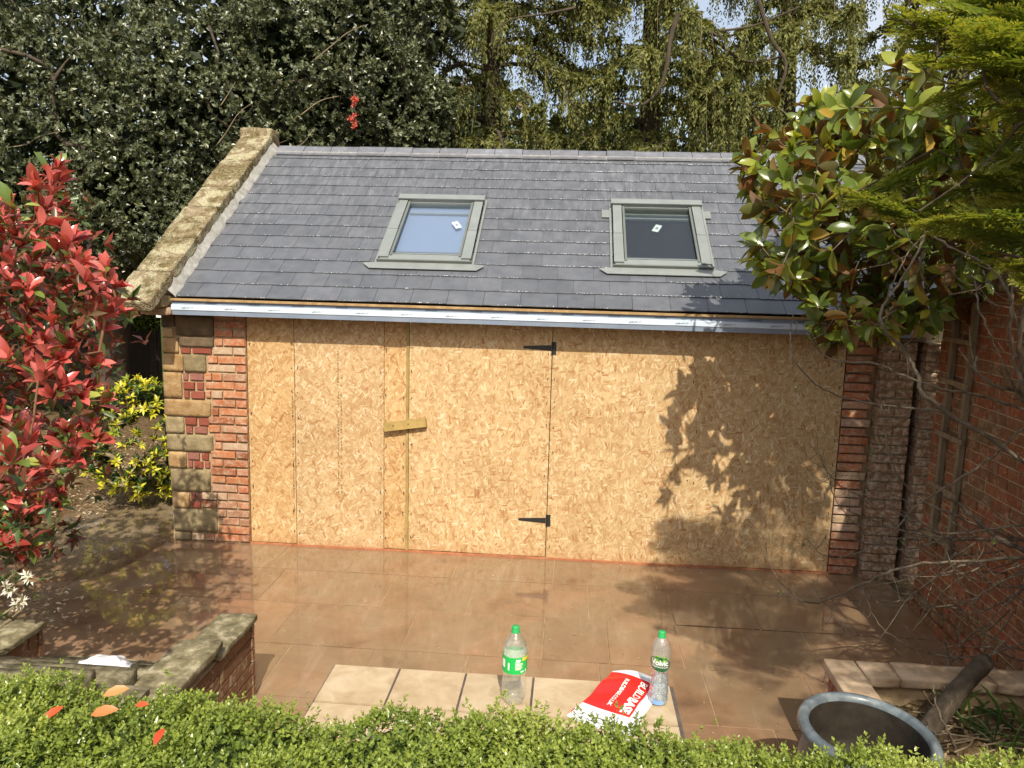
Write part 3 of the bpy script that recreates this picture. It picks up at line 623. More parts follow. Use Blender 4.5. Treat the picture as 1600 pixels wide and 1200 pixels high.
# left pier ----------------------------------------------------
a = Acc(); box(a, -.715, -.030, -.01, -.002, .0195, 2.06); gpart('pier_core', a, m_mortar)
BM = [brick_mesh('brick_a', m_brick, 1), brick_mesh('brick_b', m_brick, 2), brick_mesh('brick_c', m_brick, 3)]
BP = [brick_mesh('brick_p', m_brick_pale, 4)]; BR = [brick_mesh('brick_r', m_brick_paint, 5)]
def brick(parent, me, x0, x1, z0, z1, yf, depth=.05, name='brick', j=.0058):
    pb = base_of(parent); o = link(name, me, parent, Vector(((x0+x1)/2, yf+depth/2+random.uniform(-.006, .004), (z0+z1)/2+random.uniform(-.002, .002)))-Vector(pb))
    o.scale = (max(x1-x0-j*2, .01), depth, max(z1-z0-j*2, .01)); o.rotation_euler = (random.uniform(-.04, .04), random.uniform(-.018, .018), random.uniform(-.012, .012)); return o
def pc(cx, cy):
    f = (cy-60)/1068; xr = 440+15*f; return (cx-xr)/505, (1128-cy)/542
def prect(r4):
    x0, z1 = pc(r4[0], r4[1]); x1, z0 = pc(r4[2], r4[3]); return max(x0, -.745), x1, max(z0, 0), min(z1, 2.04)
stones = [((58, 92, 118, 140), m_iron), ((58, 140, 140, 212), m_iron), ((60, 214, 160, 300), m_iron), ((162, 214, 264, 300), m_greystone), ((62, 302, 153, 428), m_iron), ((68, 431, 282, 515), m_iron), ((72, 517, 158, 598), m_greystone),
          ((76, 601, 290, 684), m_greystone), ((82, 687, 166, 768), m_iron), ((90, 771, 275, 882), m_greystone), ((98, 886, 178, 966), m_iron), ((100, 969, 303, 1084), m_greystone), ((104, 1087, 180, 1128), m_greystone), ((60, 30, 125, 90), m_soot), ((127, 30, 300, 130), m_soot), ((142, 132, 300, 180), m_soot)]
for i, (q, m) in enumerate(stones):
    x0, x1, z0, z1 = prect(q); a = Acc(); rough_box(a, (x0, -.052, z0+.003), (x1-.004, .02, z1-.003), (6,), .004, 20, i+40, None, .006); gpart('quoin_stone', a, m, True)
for q in [(153, 305, 182, 342), (184, 305, 252, 342), (155, 345, 212, 385), (216, 345, 252, 385), (157, 388, 186, 428), (190, 388, 256, 428), (160, 517, 218, 555), (222, 517, 275, 557), (163, 558, 198, 597), (201, 558, 265, 597), (168, 688, 228, 726), (232, 688, 270, 726), (170, 728, 196, 766), (197, 728, 243, 766), (246, 728, 275, 766), (180, 888, 207, 925), (209, 888, 245, 925), (180, 928, 230, 965), (145, 183, 195, 212), (200, 183, 290, 212)]:
    x0, x1, z0, z1 = prect(q); brick(garage, BR[0], x0, x1, z0, z1, -.050, .06)
rr = random.Random(9)
def Lb(cy):
    for lo, hi, L in ((0, 182, 302), (182, 214, 292), (214, 300, 268), (300, 430, 256), (430, 516, 286), (516, 600, 268), (600, 686, 294), (686, 770, 278), (770, 885, 278), (885, 968, 234), (968, 1086, 306), (1086, 1200, 182)):
        if lo <= cy < hi: return L
cy = 1128; k = 0
while cy > 35:
    top = cy-41.5; L = Lb((cy+top)/2); xr = 440+15*((cy-60)/1068)+1; x = xr; lens = [118, 52, 118, 60] if k % 2 else [54, 112, 54, 66]; i = 0
    while x-L > 14:
        w = lens[i % 4]*rr.uniform(.85, 1.1); w = (x-L) if (x-L-w) < 24 else w; x0, x1, z0, z1 = prect((x-w, top, x, cy))
        m = BP[0] if rr.random() < (.22 if i else .12) else rr.choice(BM); brick(garage, m, x0, x1, z0+.004, z1-.003, -.050+rr.uniform(-.004, .004), .06); x -= w; i += 1
    cy = top; k += 1
# right jamb bricks
for k in range(27):
    z = k*.075; brick(garage, rr.choice(BM) if rr.random() > .15 else BP[0], 5.035, 5.275 if k % 2 else 5.25, z, z+.072, -.035+rr.uniform(-.005, .005), .08)

# ------------------------------------------------------------------ old piers and garden wall on the right
def rbrick(parent, me, x0, x1, y0, y1, z0, z1, face):
    """face '-y' or '-x': the side that is seen"""
    pb = base_of(parent); o = link('brick', me, parent, Vector(((x0+x1)/2, (y0+y1)/2, (z0+z1)/2))-Vector(pb))
    if face == '-y': o.scale = (x1-x0, y1-y0, z1-z0)
    elif face == '-x': o.rotation_euler = (0, 0, -PI/2); o.scale = (y1-y0, x1-x0, z1-z0)
    else: o.rotation_euler = (0, 0, PI/2); o.scale = (y1-y0, x1-x0, z1-z0)
    return o
BO = [brick_mesh('brick_o%d' % i, m_brick_old, 20+i, .045) for i in range(3)]
BW = [brick_mesh('brick_w%d' % i, m_brick_wall, 30+i, .05) for i in range(3)]
BS = [brick_mesh('brick_s%d' % i, m_brick_stair, 50+i, .05) for i in range(2)]
rr = random.Random(21)
pier = thing('brick_pier', 'old weathered brick pier with flaking limewash beside the board-covered front', 'brick pier', (5.42, -.05, 0))
a = Acc(); box(a, 5.30, -.09, 0, 5.545, .018, 2.02); part('pier_core', a, m_mortar, pier)
for k in range(26):
    z = k*.077; j = rr.uniform(-.005, .004)
    if k % 2: rbrick(pier, rr.choice(BO), 5.285, 5.55, -.115+j, -.02, z+.004, z+.070, '-y')
    else:
        rbrick(pier, rr.choice(BO), 5.285, 5.415, -.115+j, -.02, z+.004, z+.070, '-y'); rbrick(pier, rr.choice(BO), 5.42, 5.55, -.112+j, -.02, z+.004, z+.070, '-y')
a = Acc(); rough_box(a, (5.27, -.17, 2.0), (5.60, 0.015, 2.045), (6,), .01, 9, 77); part('cap_stone', a, m_soot, pier, True)
pier2 = thing('brick_buttress', 'narrow limewashed brick buttress between the old pier and the garden wall', 'buttress', (5.68, -.1, 0))
for k in range(26):
    z = k*.077; rbrick(pier2, rr.choice(BO), 5.60, 5.725, -.17+rr.uniform(-.005, .004), .015, z+.003, z+.071, '-y')
a = Acc(); box(a, 5.61, -.145, 0, 5.715, .014, 2.0); part('buttress_core', a, m_mortar, pier2)
post = Acc(); tube(post, [(5.80, -.28, 0), (5.80, -.28, 2.3)], .055, 12); box(post, 5.74, -.29, .9, 5.86, -.21, .94); box(post, 5.74, -.29, 1.9, 5.86, -.21, 1.94)  # black pipe added to stand in for the dark gap
single('pipe', post, m_blackiron, 'black drainpipe added to fill the dark gap beside the garden wall', 'pipe', (5.80, -.28, 0), True)
gw = thing('garden_wall', 'tall red brick garden wall with lichen running along the right side', 'wall', (5.62, -2.5, 0))
a = Acc(); box(a, 5.5035, -8, -.1, 5.73, -.63, 2.44); part('wall_core', a, m_mortar, gw)
far_b = Acc()
for k in range(32):
    z = k*.0765; y = -.62; off = [0, .112, .06, .17][k % 4]; first = True
    while y > -7.5:
        L = .215 if (k % 5 != 2) else .105
        if first and off: L = off
        y0, y1 = y-L, y; dx = rr.uniform(-.004, .004)
        if k < 3: dx -= .012*(3-k)
        if y1 > -2.25: rbrick(gw, rr.choice(BW), 5.497+dx, 5.56, y0+.005, y1-.005, z+.004, z+.070, '-x')
        else: box(far_b, 5.497+dx, y0+.005, z+.004, 5.56, y1-.005, z+.070)
        y = y0; first = False
o = part('far_bricks', far_b, m_brick_wall, gw); o['kind'] = 'stuff'
for k in range(32): rbrick(gw, rr.choice(BW), 5.52, 5.725, -.632, -.605, k*.0765+.004, k*.0765+.070, '-y')  if False else None
y = -.60; 
while y > -7.5:
    a = Acc(); rough_box(a, (5.46, y-.44, 2.44), (5.77, y-.004, 2.50), (4,), .004, 9, int(-y*10)); part('coping_slab', a, m_mosscap, gw, True); y -= .445
# wooden trellis ladder fixed to the wall
tr = thing('wooden_trellis', 'narrow wooden ladder trellis fixed upright to the brick garden wall', 'trellis', (5.47, -.98, .6))
a = Acc(); box(a, 5.455, -.885, .58, 5.492, -.848, 2.36); part('upright', a, m_timber2 if 'm_timber2' in globals() else m_bark_tan, tr)
a = Acc(); box(a, 5.455, -1.145, .56, 5.492, -1.108, 2.36); part('upright', a, m_bark_tan, tr)
for z in (.66, 1.02, 1.40, 1.78, 2.07):
    a = Acc(); box(a, 5.440, -1.20, z, 5.453, -.80, z+.034); part('rung', a, m_bark_tan, tr)
# ------------------------------------------------------------------ raised planter, right
pl = thing('planter_wall', 'low brick planter wall with pale sandstone copings in the right corner', 'planter', (4.8, -2.8, 0))
a = Acc(); box(a, 4.235, -2.70, 0, 5.45, -2.60, .445); box(a, 4.235, -3.01, 0, 4.31, -2.70, .445); part('planter_core', a, m_mortar, pl)
for k in range(6):
    z = k*.0735; x = 4.225; L = .105 if k % 2 else .215
    while x < 5.4: rbrick(pl, rr.choice(BM), x+.004, min(x+L, 5.45)-.004, -2.615, -2.592, z+.003, z+.068, '-y').rotation_euler = (0, 0, PI); x += L; L = .215
    y = -2.59; L = .215 if k % 2 else .105
    while y > -2.95: rbrick(pl, rr.choice(BM), 4.222, 4.25, y-L+.004, y-.004, z+.003, z+.068, '-x'); y -= L; L = .215
for i, (x0, x1) in enumerate([(4.36, 4.53), (4.535, 5.0), (5.005, 5.47)]):
    a = Acc(); rough_box(a, (x0, -2.74, .447), (x1, -2.565, .505), (6,), .006, 8, 60+i, None, .012); part('coping_stone', a, m_sandcap, pl, True)
for i, (y0, y1) in enumerate([(-3.02, -2.57)]):
    a = Acc(); rough_box(a, (4.19, y0, .449), (4.352, y1, .507), (6,), .006, 8, 70+i, None, .012); part('coping_stone', a, m_sandcap, pl, True)
a = Acc(); a.add(*grid(4.3, -3.03, 5.5, -2.68, 40, 12, lambda X, Y: .36+.03*np.sin(X*17)*np.cos(Y*13)+.015*np.sin(X*41+Y*37))); a.add(*grid(4.44, -4.4, 5.5, -3.03, 36, 36, lambda X, Y: .36+.03*np.sin(X*17)*np.cos(Y*13)+.015*np.sin(X*41+Y*37))); structure('planter_soil', a, m_soil, True)
a = Acc()
for i in range(420):
    x, y = rr.uniform(4.36, 5.45), rr.uniform(-3.7, -2.76); s = rr.uniform(.006, .018); M = Matrix.Rotation(rr.uniform(0, 6), 3, Vector((rr.random(), rr.random(), rr.random())))
    a.add(oct_*(s, s*.7, s*.5)@np.array(M)+(x, y, .375+.02*rr.random()), T=octT, a=rr.uniform(.1, 1))
o = part('soil_stones', a, m_greystone); o['kind'] = 'stuff'; o['label'] = 'small stones and chips lying on the planter soil'; o['category'] = 'stones'
st = thing('log', 'dark sawn-off log leaning up out of the planter soil', 'log', (4.55, -3.02, .38))
a = Acc(); P = spline([(4.50, -3.06, .36), (4.66, -2.93, .47), (4.82, -2.80, .555), (4.95, -2.70, .61)], 14); tube(a, P, [.052, .050, .047, .048, .045, .046, .044, .046, .043, .045, .043, .046, .045, .041], 12); part('stem', a, m_bark_dark, st, True)
a = Acc(); tube(a, [P[-1], P[-1]+(P[-1]-P[-2])*.10], .037, 12); part('sawn_end', a, m_bark_grey, st)

# ------------------------------------------------------------------ glazed pot
pot = thing('plant_pot', 'large empty blue-grey glazed plant pot with a thick rolled rim', 'plant pot', (4.10, -3.36, 0))
def glaze():
    t = NT('blue_glaze'); base = t.ramp(t.noise(9, 6, .65, dist=.5), [(.3, (.05, .062, .07)), (.55, (.12, .148, .165)), (.75, (.27, .295, .30))])
    t.P(Base_Color=base, Roughness=t.ramp(t.noise(14, 5), [(.35, .22), (.7, .55)])); t.p.inputs['Specular IOR Level'].default_value = .6; t.bump(t.noise(25, 4), .2, .004); return t.m
m_glaze = glaze(); m_glaze_in = surf('pot_inside', [(.3, (.022, .018, .013)), (.7, (.05, .04, .03))], 12, .6, .3, 40, 0, .3)
tiltM = np.array(Matrix.Rotation(math.radians(3), 3, 'Y')@Matrix.Rotation(math.radians(2), 3, 'X'))
TM = np.eye(4); TM[:3, :3] = tiltM; pc0 = (4.10, -3.36, .01)
a = Acc(); prof = [(.20, 0), (.215, .01), (.25, .12), (.272, .28), (.265, .42), (.248, .50), (.252, .525), (.278, .540), (.290, .558), (.288, .578), (.276, .592), (.258, .594), (.246, .584), (.241, .566)]
lathe(a, prof, pc0, 56, None, TM); part('pot_wall', a, m_glaze, pot, True)
a = Acc(); lathe(a, [(.241, .566), (.238, .52), (.243, .42), (.248, .30), (.236, .29), (.232, .22), (.21, .08), (.0005, .07)], pc0, 56, None, TM); part('inner_wall', a, m_glaze_in, pot, True)
a = Acc(); lathe(a, [(.20, 0), (.0005, .0)], pc0, 40, None, TM); part('pot_foot', a, m_glaze_in, pot)

# ------------------------------------------------------------------ tiled bench
tb = thing('tiled_bench', 'low bench topped with square beige tiles and dark grout behind the hedge', 'bench', (2.53, -3.68, 0))
a = Acc(); box(a, 1.80, -4.0, -.01, 3.275, -3.36, .695); part('bench_body', a, m_mortar, tb)
a = Acc(); box(a, 1.782, -4.015, .695, 3.298, -3.345, .7145); part('grout_bed', a, m_grout, tb)
tm = bmesh.new(); bmesh.ops.create_cube(tm, size=1); bmesh.ops.bevel(tm, geom=[e for e in tm.edges if all(v.co.z > 0 for v in e.verts)], offset=.008, segments=1, affect='EDGES')
tile_me = bpy.data.meshes.new('tile'); tm.to_mesh(tile_me); tm.free(); tile_me.materials.append(m_tile)
for i in range(5):
    for j in range(2):
        o = link('tile', tile_me, tb, Vector((1.93+.300*i+.005, -3.503-.312*j, .7165))-Vector((2.53, -3.68, 0))); o.scale = (.290, .298, .011)
        o.rotation_euler = (rr.uniform(-.003, .003), rr.uniform(-.003, .003), rr.uniform(-.004, .004))
for k in range(9):
    z = .003+k*.0765; x = 1.79; L = .105 if k % 2 else .215
    while x < 3.27:
        x1 = min(x+L, 3.285); rbrick(tb, rr.choice(BS), x+.005, x1-.005, -3.372, -3.35, z, z+.066, '-y').rotation_euler = (0, 0, PI); x += L; L = .215
    y = -3.35; L = .215 if k % 2 else .105
    while y > -3.98: rbrick(tb, rr.choice(BS), 3.262, 3.285, max(y-L, -4.0)+.005, y-.005, z, z+.066, '+x'); y -= L; L = .215
TZ = .722
# ------------------------------------------------------------------ bottles
def pet(name, haze, rough=.06):
    t = NT(name); tr = t.n('BsdfTransparent', Color=(.93, .96, .95, 1)); g = t.n('BsdfGlossy', Roughness=rough, Color=(1, 1, 1, 1))
    d = t.n('BsdfDiffuse', Color=(.85, .86, .82, 1)); lw = t.n('LayerWeight', Blend=.35)
    g.inputs['Normal'].default_value = (0, 0, 0); bp = t.n('Bump', Height=t.noise(55, 3), Strength=.35, Distance=.004); t.set(g, 'Normal', bp.outputs[0])
    m1 = t.n('MixShader', Fac=haze); t.t.links.new(tr.outputs[0], m1.inputs[1]); t.t.links.new(d.outputs[0], m1.inputs[2])
    f = t.math('MULTIPLY_ADD', lw.outputs['Facing'], .5, .07); m2 = t.n('MixShader', Fac=f); t.t.links.new(m1.outputs[0], m2.inputs[1]); t.t.links.new(g.outputs[0], m2.inputs[2])
    t.t.links.new(m2.outputs[0], t.out.inputs[0]); return t.m
m_pet = pet('clear_plastic', .05, .04); m_petfog = pet('fogged_plastic', .30, .2); m_petblue = pet('clear_blue_plastic', .14)
m_cap = plain('green_cap', (.03, .36, .10), .35); m_green_label = plain('green_label', (.015, .46, .09), .35); m_lab_white = plain('label_white', (.78, .82, .76), .4); m_lab_yellow = plain('label_yellow', (.75, .65, .05), .4)
m_dkgreen = plain('dark_green_label', (.02, .10, .035), .35); m_ltgreen = plain('light_green_label', (.16, .38, .06), .4); m_skyblue = plain('pale_blue', (.20, .38, .75), .4)
def water_mat():
    t = NT('bottle_water'); tr = t.n('BsdfTransparent', Color=(.80, .87, .93, 1)); g = t.n('BsdfGlossy', Roughness=.1); d = t.n('BsdfDiffuse', Color=(.62, .70, .80, 1))
    n = t.noise(60, 3); t.set(g, 'Normal', t.n('Bump', Height=n, Strength=.8, Distance=.006).outputs[0])
    m1 = t.n('MixShader', Fac=t.ramp(n, [(.4, .1), (.65, .55)])); t.t.links.new(tr.outputs[0], m1.inputs[1]); t.t.links.new(d.outputs[0], m1.inputs[2])
    m2 = t.n('MixShader', Fac=.12); t.t.links.new(m1.outputs[0], m2.inputs[1]); t.t.links.new(g.outputs[0], m2.inputs[2]); t.t.links.new(m2.outputs[0], t.out.inputs[0]); return t.m
m_water = water_mat()
def curved_patch(acc, c, R, th0, th1, z0, z1, n=12, a=None):
    ts = np.linspace(th0, th1, n); V = [(c[0]+R*math.cos(t), c[1]+R*math.sin(t), c[2]+z) for t in ts for z in (z0, z1)]
    acc.add(V, [(2*i, 2*i+2, 2*i+3, 2*i+1) for i in range(n-1)], a=a)
def text_mesh(body, size, extr=0.0, off=0.0):
    cu = bpy.data.curves.new('lettering', 'FONT'); cu.body = body; cu.size = size; cu.offset = off; cu.align_x = 'CENTER'; cu.align_y = 'CENTER'; cu.resolution_u = 3; cu.space_character = .95
    ob = bpy.data.objects.new('lettering', cu); COL.objects.link(ob); dg = bpy.context.evaluated_depsgraph_get(); dg.update()
    me = bpy.data.meshes.new_from_object(ob.evaluated_get(dg)); bpy.data.objects.remove(ob)
    V = np.array([v.co for v in me.vertices]); T = []; Q = []
    me.calc_loop_triangles(); T = [list(t.vertices) for t in me.loop_triangles]; bpy.data.meshes.remove(me); return V, T
CAMANG = lambda c: math.atan2(CAM[1]-c[1], CAM[0]-c[0])
# big green-capped bottle
c = (2.612, -3.565, TZ)
b1 = thing('plastic_bottle', 'empty clear plastic bottle with green cap and bright green label on the tiles', 'bottle', c)
def pet5(r, z, t):
    return r if z > .045 else r*(1-.16*(1-z/.045)*(0.5+.5*math.cos(5*t)))
a = Acc(); lathe(a, [(.012, .004), (.030, .000), (.043, .016), (.050, .045), (.0515, .075), (.0505, .10), (.047, .118), (.046, .128), (.0495, .138), (.051, .15)], c, 40, pet5); part('bottle_body', a, m_pet, b1, True)
a = Acc(); lathe(a, [(.051, .15), (.051, .20), (.0505, .225), (.0495, .242), (.0475, .254)], c, 40); part('bottle_middle', a, m_petfog, b1, True)
a = Acc(); lathe(a, [(.0475, .254), (.044, .268), (.036, .285), (.024, .302), (.016, .312), (.0135, .318)], c, 40); part('bottle_shoulder', a, m_pet, b1, True)
a = Acc(); lathe(a, [(.018, .311), (.0185, .314), (.0158, .317), (.0158, .334), (.0145, .337), (.0005, .3375)], c, 28); part('cap', a, m_cap, b1, True)
ca = CAMANG(c)
a = Acc(); lathe(a, [(.0518, .150), (.0518, .222)], c, 48); lab = part('label', a, m_green_label, b1, True)
a = Acc(); rr = random.Random(3)
curved_patch(a, c, .0523, ca-1.25, ca-.85, .172, .207); curved_patch(a, c, .0523, ca-.55, ca-.42, .166, .198)
for k in range(6): curved_patch(a, c, .0523, ca+.05, ca+rr.uniform(.4, .85), .170+.006*k, .1735+.006*k)
curved_patch(a, c, .0523, ca+.1, ca+.5, .206, .214); curved_patch(a, c, .0523, ca+.5, ca+.8, .157, .163); curved_patch(a, c, .0523, ca+.95, ca+1.1, .155, .166)
part('label_print', a, m_lab_white, b1)['kind'] = 'stuff'
a = Acc(); curved_patch(a, c, .0524, ca+.65, ca+1.5, .206, .221); part('label_stripe', a, m_lab_yellow, b1)
# smaller water bottle
c = (3.217, -3.492, TZ); ca = CAMANG(c)
b2 = thing('plastic_bottle', 'clear mineral water bottle with dark green oval label beside the red bag', 'bottle', c)
a = Acc(); prof = [(.0005, .006), (.030, .0), (.037, .006)]+[(.0385+.0014*math.sin(i*1.9)-(.004 if 8 < i < 13 else 0), .012+i*.0105) for i in range(13)]+[(.0395, .155), (.041, .175), (.0415, .215), (.041, .235), (.038, .255), (.030, .275), (.020, .289), (.0145, .296), (.0130, .300)]
lathe(a, prof, c, 36); part('bottle_body', a, m_petblue, b2, True)
a = Acc(); lathe(a, [(.0005, .010), (.029, .008)]+[(r_-.002, z_) for r_, z_ in prof[2:14]]+[(.0005, .150)], c, 30); part('bottle_water', a, m_water, b2, True)
a = Acc(); lathe(a, [(.0175, .293), (.018, .296), (.0150, .299), (.0150, .315), (.0138, .318), (.0005, .3185)], c, 24); part('cap', a, m_cap, b2, True)
def oval_patch(acc, c, R, tc, zc, ht, hz, n=28, tilt=0.0):
    V = [(c[0]+R*math.cos(tc), c[1]+R*math.sin(tc), c[2]+zc)]
    for i in range(n):
        p = 2*PI*i/n; u, v = ht*math.cos(p), hz*math.sin(p); V.append((c[0]+R*math.cos(tc+u), c[1]+R*math.sin(tc+u), c[2]+zc+v+tilt*u))
    acc.add(V, T=[(0, 1+i, 1+(i+1) % n) for i in range(n)])
a = Acc(); oval_patch(a, c, .0424, ca-.05, .190, 1.22, .031, tilt=-.004); lb = part('oval_label', a, m_dkgreen, b2)
a = Acc(); oval_patch(a, c, .0421, ca-.25, .214, .42, .013); oval_patch(a, c, .0420, ca+.35, .211, .5, .012); part('leaf_print', a, m_ltgreen, b2)
V, T = text_mesh('Volvic', .032, 0, .0010); th_ = V[:, 0]/.043; W_ = np.stack([c[0]+.0430*np.cos(ca-.05+th_), c[1]+.0430*np.sin(ca-.05+th_), c[2]+.196+V[:, 1]-.003*th_], 1)
a = Acc(); a.add(W_, T=T); gsub('lettering', a, m_lab_white, b2)
V, T = text_mesh('NATURAL MINERAL WATER', .0062, 0, .0001); th_ = V[:, 0]/.043; W_ = np.stack([c[0]+.0430*np.cos(ca-.05+th_), c[1]+.0430*np.sin(ca-.05+th_), c[2]+.178+V[:, 1]-.003*th_], 1)
a = Acc(); a.add(W_, T=T); gsub('lettering', a, m_lab_white, b2)
a = Acc(); curved_patch(a, c, .0402, ca-.6, ca+.5, .010, .028); part('base_print', a, m_skyblue, b2)

# ------------------------------------------------------------------ red and white folded bag
bag = thing('folded_bag', 'folded red and white plastic sack with white lettering lying on the tiles', 'bag', (3.03, -3.5, TZ))
FLc, FRc, NLc, NRc = np.array([3.045, -3.29]), np.array([3.225, -3.335]), np.array([2.875, -3.60]), np.array([3.055, -3.735])
def bag_pt(u, v, lay=0, up=0.0):
    """u 0 far .. 1 near, v 0 left .. 1 right"""
    p = (FLc*(1-u)+NLc*u)*(1-v)+(FRc*(1-u)+NRc*u)*v; p = p+np.array([.012*math.sin(PI*u*1.3), .0])*(1-v)
    z = TZ+.012+.030*math.sin(PI*min(max(u, 0), 1))*(.5+.5*math.sin(PI*v))+.012*math.sin(u*5+v*3)+.004*math.sin(u*17+v*5)-.006*abs(v-.5)+.012*(1-u)
    z -= .010*lay
    return np.array([p[0]+.014*lay*(1 if v > .5 else -.5), p[1]-.012*lay, max(z+up, TZ+.011-.004*lay+up)])
def bag_sheet(u0, u1, v0, v1, lay=0, nu=26, nv=12, up=0.0):
    us, vs_ = np.linspace(u0, u1, nu), np.linspace(v0, v1, nv); V = [bag_pt(u, v, lay, up) for u in us for v in vs_]
    return V, [(i*nv+j, (i+1)*nv+j, (i+1)*nv+j+1, i*nv+j+1) for i in range(nu-1) for j in range(nv-1)]
m_bagred = surf('red_polythene', [(.3, (.62, .012, .010)), (.7, (.72, .025, .018))], 8, .38, .25, 22, 0, .5); m_bagwhite = surf('white_polythene', [(.3, (.62, .63, .66)), (.7, (.78, .78, .80))], 8, .4, .3, 18, 0, .45)
for nm, u0, u1, m in (('white_end', 0, .13, m_bagwhite), ('red_panel', .13, .84, m_bagred), ('white_end', .84, 1.0, m_bagwhite)):
    a = Acc(); V, Q = bag_sheet(u0, u1, 0, 1); a.add(V, Q); part(nm, a, m, bag, True)
a = Acc(); V, Q = bag_sheet(.02, 1.03, .0, 1.06, 1); a.add(V, Q); part('under_fold', a, m_bagwhite, bag, True)
a = Acc(); V, Q = bag_sheet(.35, 1.08, -.02, 1.02, 2); a.add(V, Q); part('lower_fold', a, m_bagwhite, bag, True)
a = Acc(); us = np.linspace(0, 1, 20)                                  # closed left edge
V = []; 
for u in us: p, q = bag_pt(u, 0, 0), bag_pt(u, 0, 2); V += [p, (p+q)/2+np.array([-.006, 0, 0]), q]
a.add(V, [(i*3+k, i*3+k+1, i*3+k+4, i*3+k+3) for i in range(19) for k in range(2)]); part('side_fold', a, m_bagred, bag, True)
def bag_text(body, size, uc, vc, bold, ulen):
    V, T = text_mesh(body, size, 0, bold); half = (V[:, 0].max()-V[:, 0].min())/2; sc = ulen/2/half; P = [bag_pt(uc+x*sc, vc+y*sc*1.95, 0, .0016) for x, y, _ in V]
    a = Acc(); a.add(P, T=T); return part('lettering', a, m_lab_white, bag)
bag_text('BUILD', .1, .345, .85, .0008, .30); bag_text('BASE', .1, .655, .85, .0045, .28); bag_text('BUILDBASE.CO.UK', .1, .52, .50, .002, .50)

# ------------------------------------------------------------------ garden stair, left
def stair_wall(lab, x0, x1, y0, y1, ztop, caps, mat):
    w = thing('stair_wall', lab, 'wall', ((x0+x1)/2, (y0+y1)/2, 0)); a = Acc(); box(a, x0+.02, y1+.02, -.02, x1-.02, y0-.02, ztop); part('wall_core', a, m_mortar, w)
    for k in range(int((ztop+.02)/.0755)):
        z = k*.0755
        rbrick(w, rr.choice(BS), x0+.004, x1-.004, y0-.045, y0-.012, z+.004, z+.069, '-y').rotation_euler = (0, 0, PI)
        y = y0-.012; L = .105 if k % 2 else .215
        while y > y0-1.4: rbrick(w, rr.choice(BS), x1-.035, x1-.012, y-L+.004, y-.004, z+.004, z+.069, '+x'); y -= L; L = .215
    for i, (p, q, zz, e) in enumerate(caps):
        a = Acc(); rough_box(a, (x0-e, q, zz), (x1+e, p, zz+.042), (9,), .007, 9, 80+i+int(x0*9), None, .012); part('coping_stone', a, mat, w, True)
    return w
stair_wall('brown brick stair wall with stepped mossy coping left of the tiled bench', .845, 1.045, -2.455, -4.75, .455, [(-2.44, -2.93, .457, .01), (-2.90, -3.6, .525, .016), (-3.60, -4.7, .66, .016)], m_mosscap)
stair_wall('low stair wall with pale mossy coping at the left edge under the red shrub', -.36, -.075, -2.68, -4.75, .455, [(-2.67, -3.4, .457, .012), (-3.4, -4.7, .60, .012)], m_mosscap)
a = Acc(); box(a, .85, -3.58, .50, 1.04, -2.96, .523); part('raised_bed_joint', a, m_mortar)['kind'] = 'structure'
stp = thing('stone_steps', 'worn stone steps rising between the two low brick stair walls', 'steps', (.4, -3.3, 0))
a = Acc(); P = spline([(-.22, -2.62, 0), (-.20, -2.48, 0), (-.05, -2.435, 0), (.3, -2.44, 0), (.60, -2.46, 0), (.66, -2.55, 0), (.66, -2.76, 0), (-.05, -2.78, 0), (-.22, -2.76, 0), (-.22, -2.62, 0)], 40)[:-1]
prism(a, P[::-1]+np.array([0, 0, .03]), (0, 0, 0), (0, 0, .135)); part('bottom_step', a, m_mosscap, stp)
for k in range(1, 6):
    a = Acc(); rough_box(a, (-.07, -2.75-.31*k-.02, .16*k), (.85, -2.72-.31*(k-1), .16*(k+1)), (6,), .006, 8, 90+k, None, .012); part('step', a, m_mosscap, stp, True)
# crumpled white bag on the steps
a = Acc(); bmx = bmesh.new(); bmesh.ops.create_icosphere(bmx, subdivisions=3, radius=1); V = []
for v in bmx.verts:
    n_ = mnoise.noise(v.co*1.9)*.35+abs(mnoise.noise(v.co*4.1))*.28; V.append((.56+.12*v.co.x*(1+n_), -3.16+.09*v.co.y*(1+n_), .50+.075*v.co.z*(1+n_)))
a.add(V, T=[[v.index for v in f.verts] for f in bmx.faces]); bmx.free()
single('crumpled_bag', a, m_bagwhite, 'crumpled white plastic bag lying on the steps behind the hedge', 'bag', (.56, -3.16, .43))

# ------------------------------------------------------------------ foliage tools
def unit(v): return v/(np.linalg.norm(v, axis=-1, keepdims=True)+1e-9)
LEAF = (np.array([(0, 0, 0), (0, .25, .03), (0, .55, .03), (0, .82, -.02), (0, 1, -.09), (-.37, .25, .09), (-.5, .55, .10), (-.33, .82, .03), (.37, .25, .09), (.5, .55, .10), (.33, .82, .03)], float),
        np.array([(5, 1, 2, 6), (1, 8, 9, 2), (6, 2, 3, 7), (2, 9, 10, 3)]), np.array([(0, 1, 5), (0, 8, 1), (7, 3, 4), (3, 10, 4)]))
LEAF4 = (np.array([(0, 0, 0), (-.5, .45, .10), (0, 1, -.05), (.5, .45, .10), (0, .5, 0)], float), np.zeros((0, 4), int), np.array([(0, 4, 1), (1, 4, 2), (0, 3, 4), (4, 3, 2)]))
LEAF2 = (np.array([(0, 0, 0), (-.5, .45, .05), (0, 1, -.05), (.5, .45, .05)], float), np.zeros((0, 4), int), np.array([(0, 2, 1), (0, 3, 2)]))
def leafframe(D, U):
    D = unit(D); S = unit(np.cross(D, U)); N = np.cross(S, D); return S, D, N
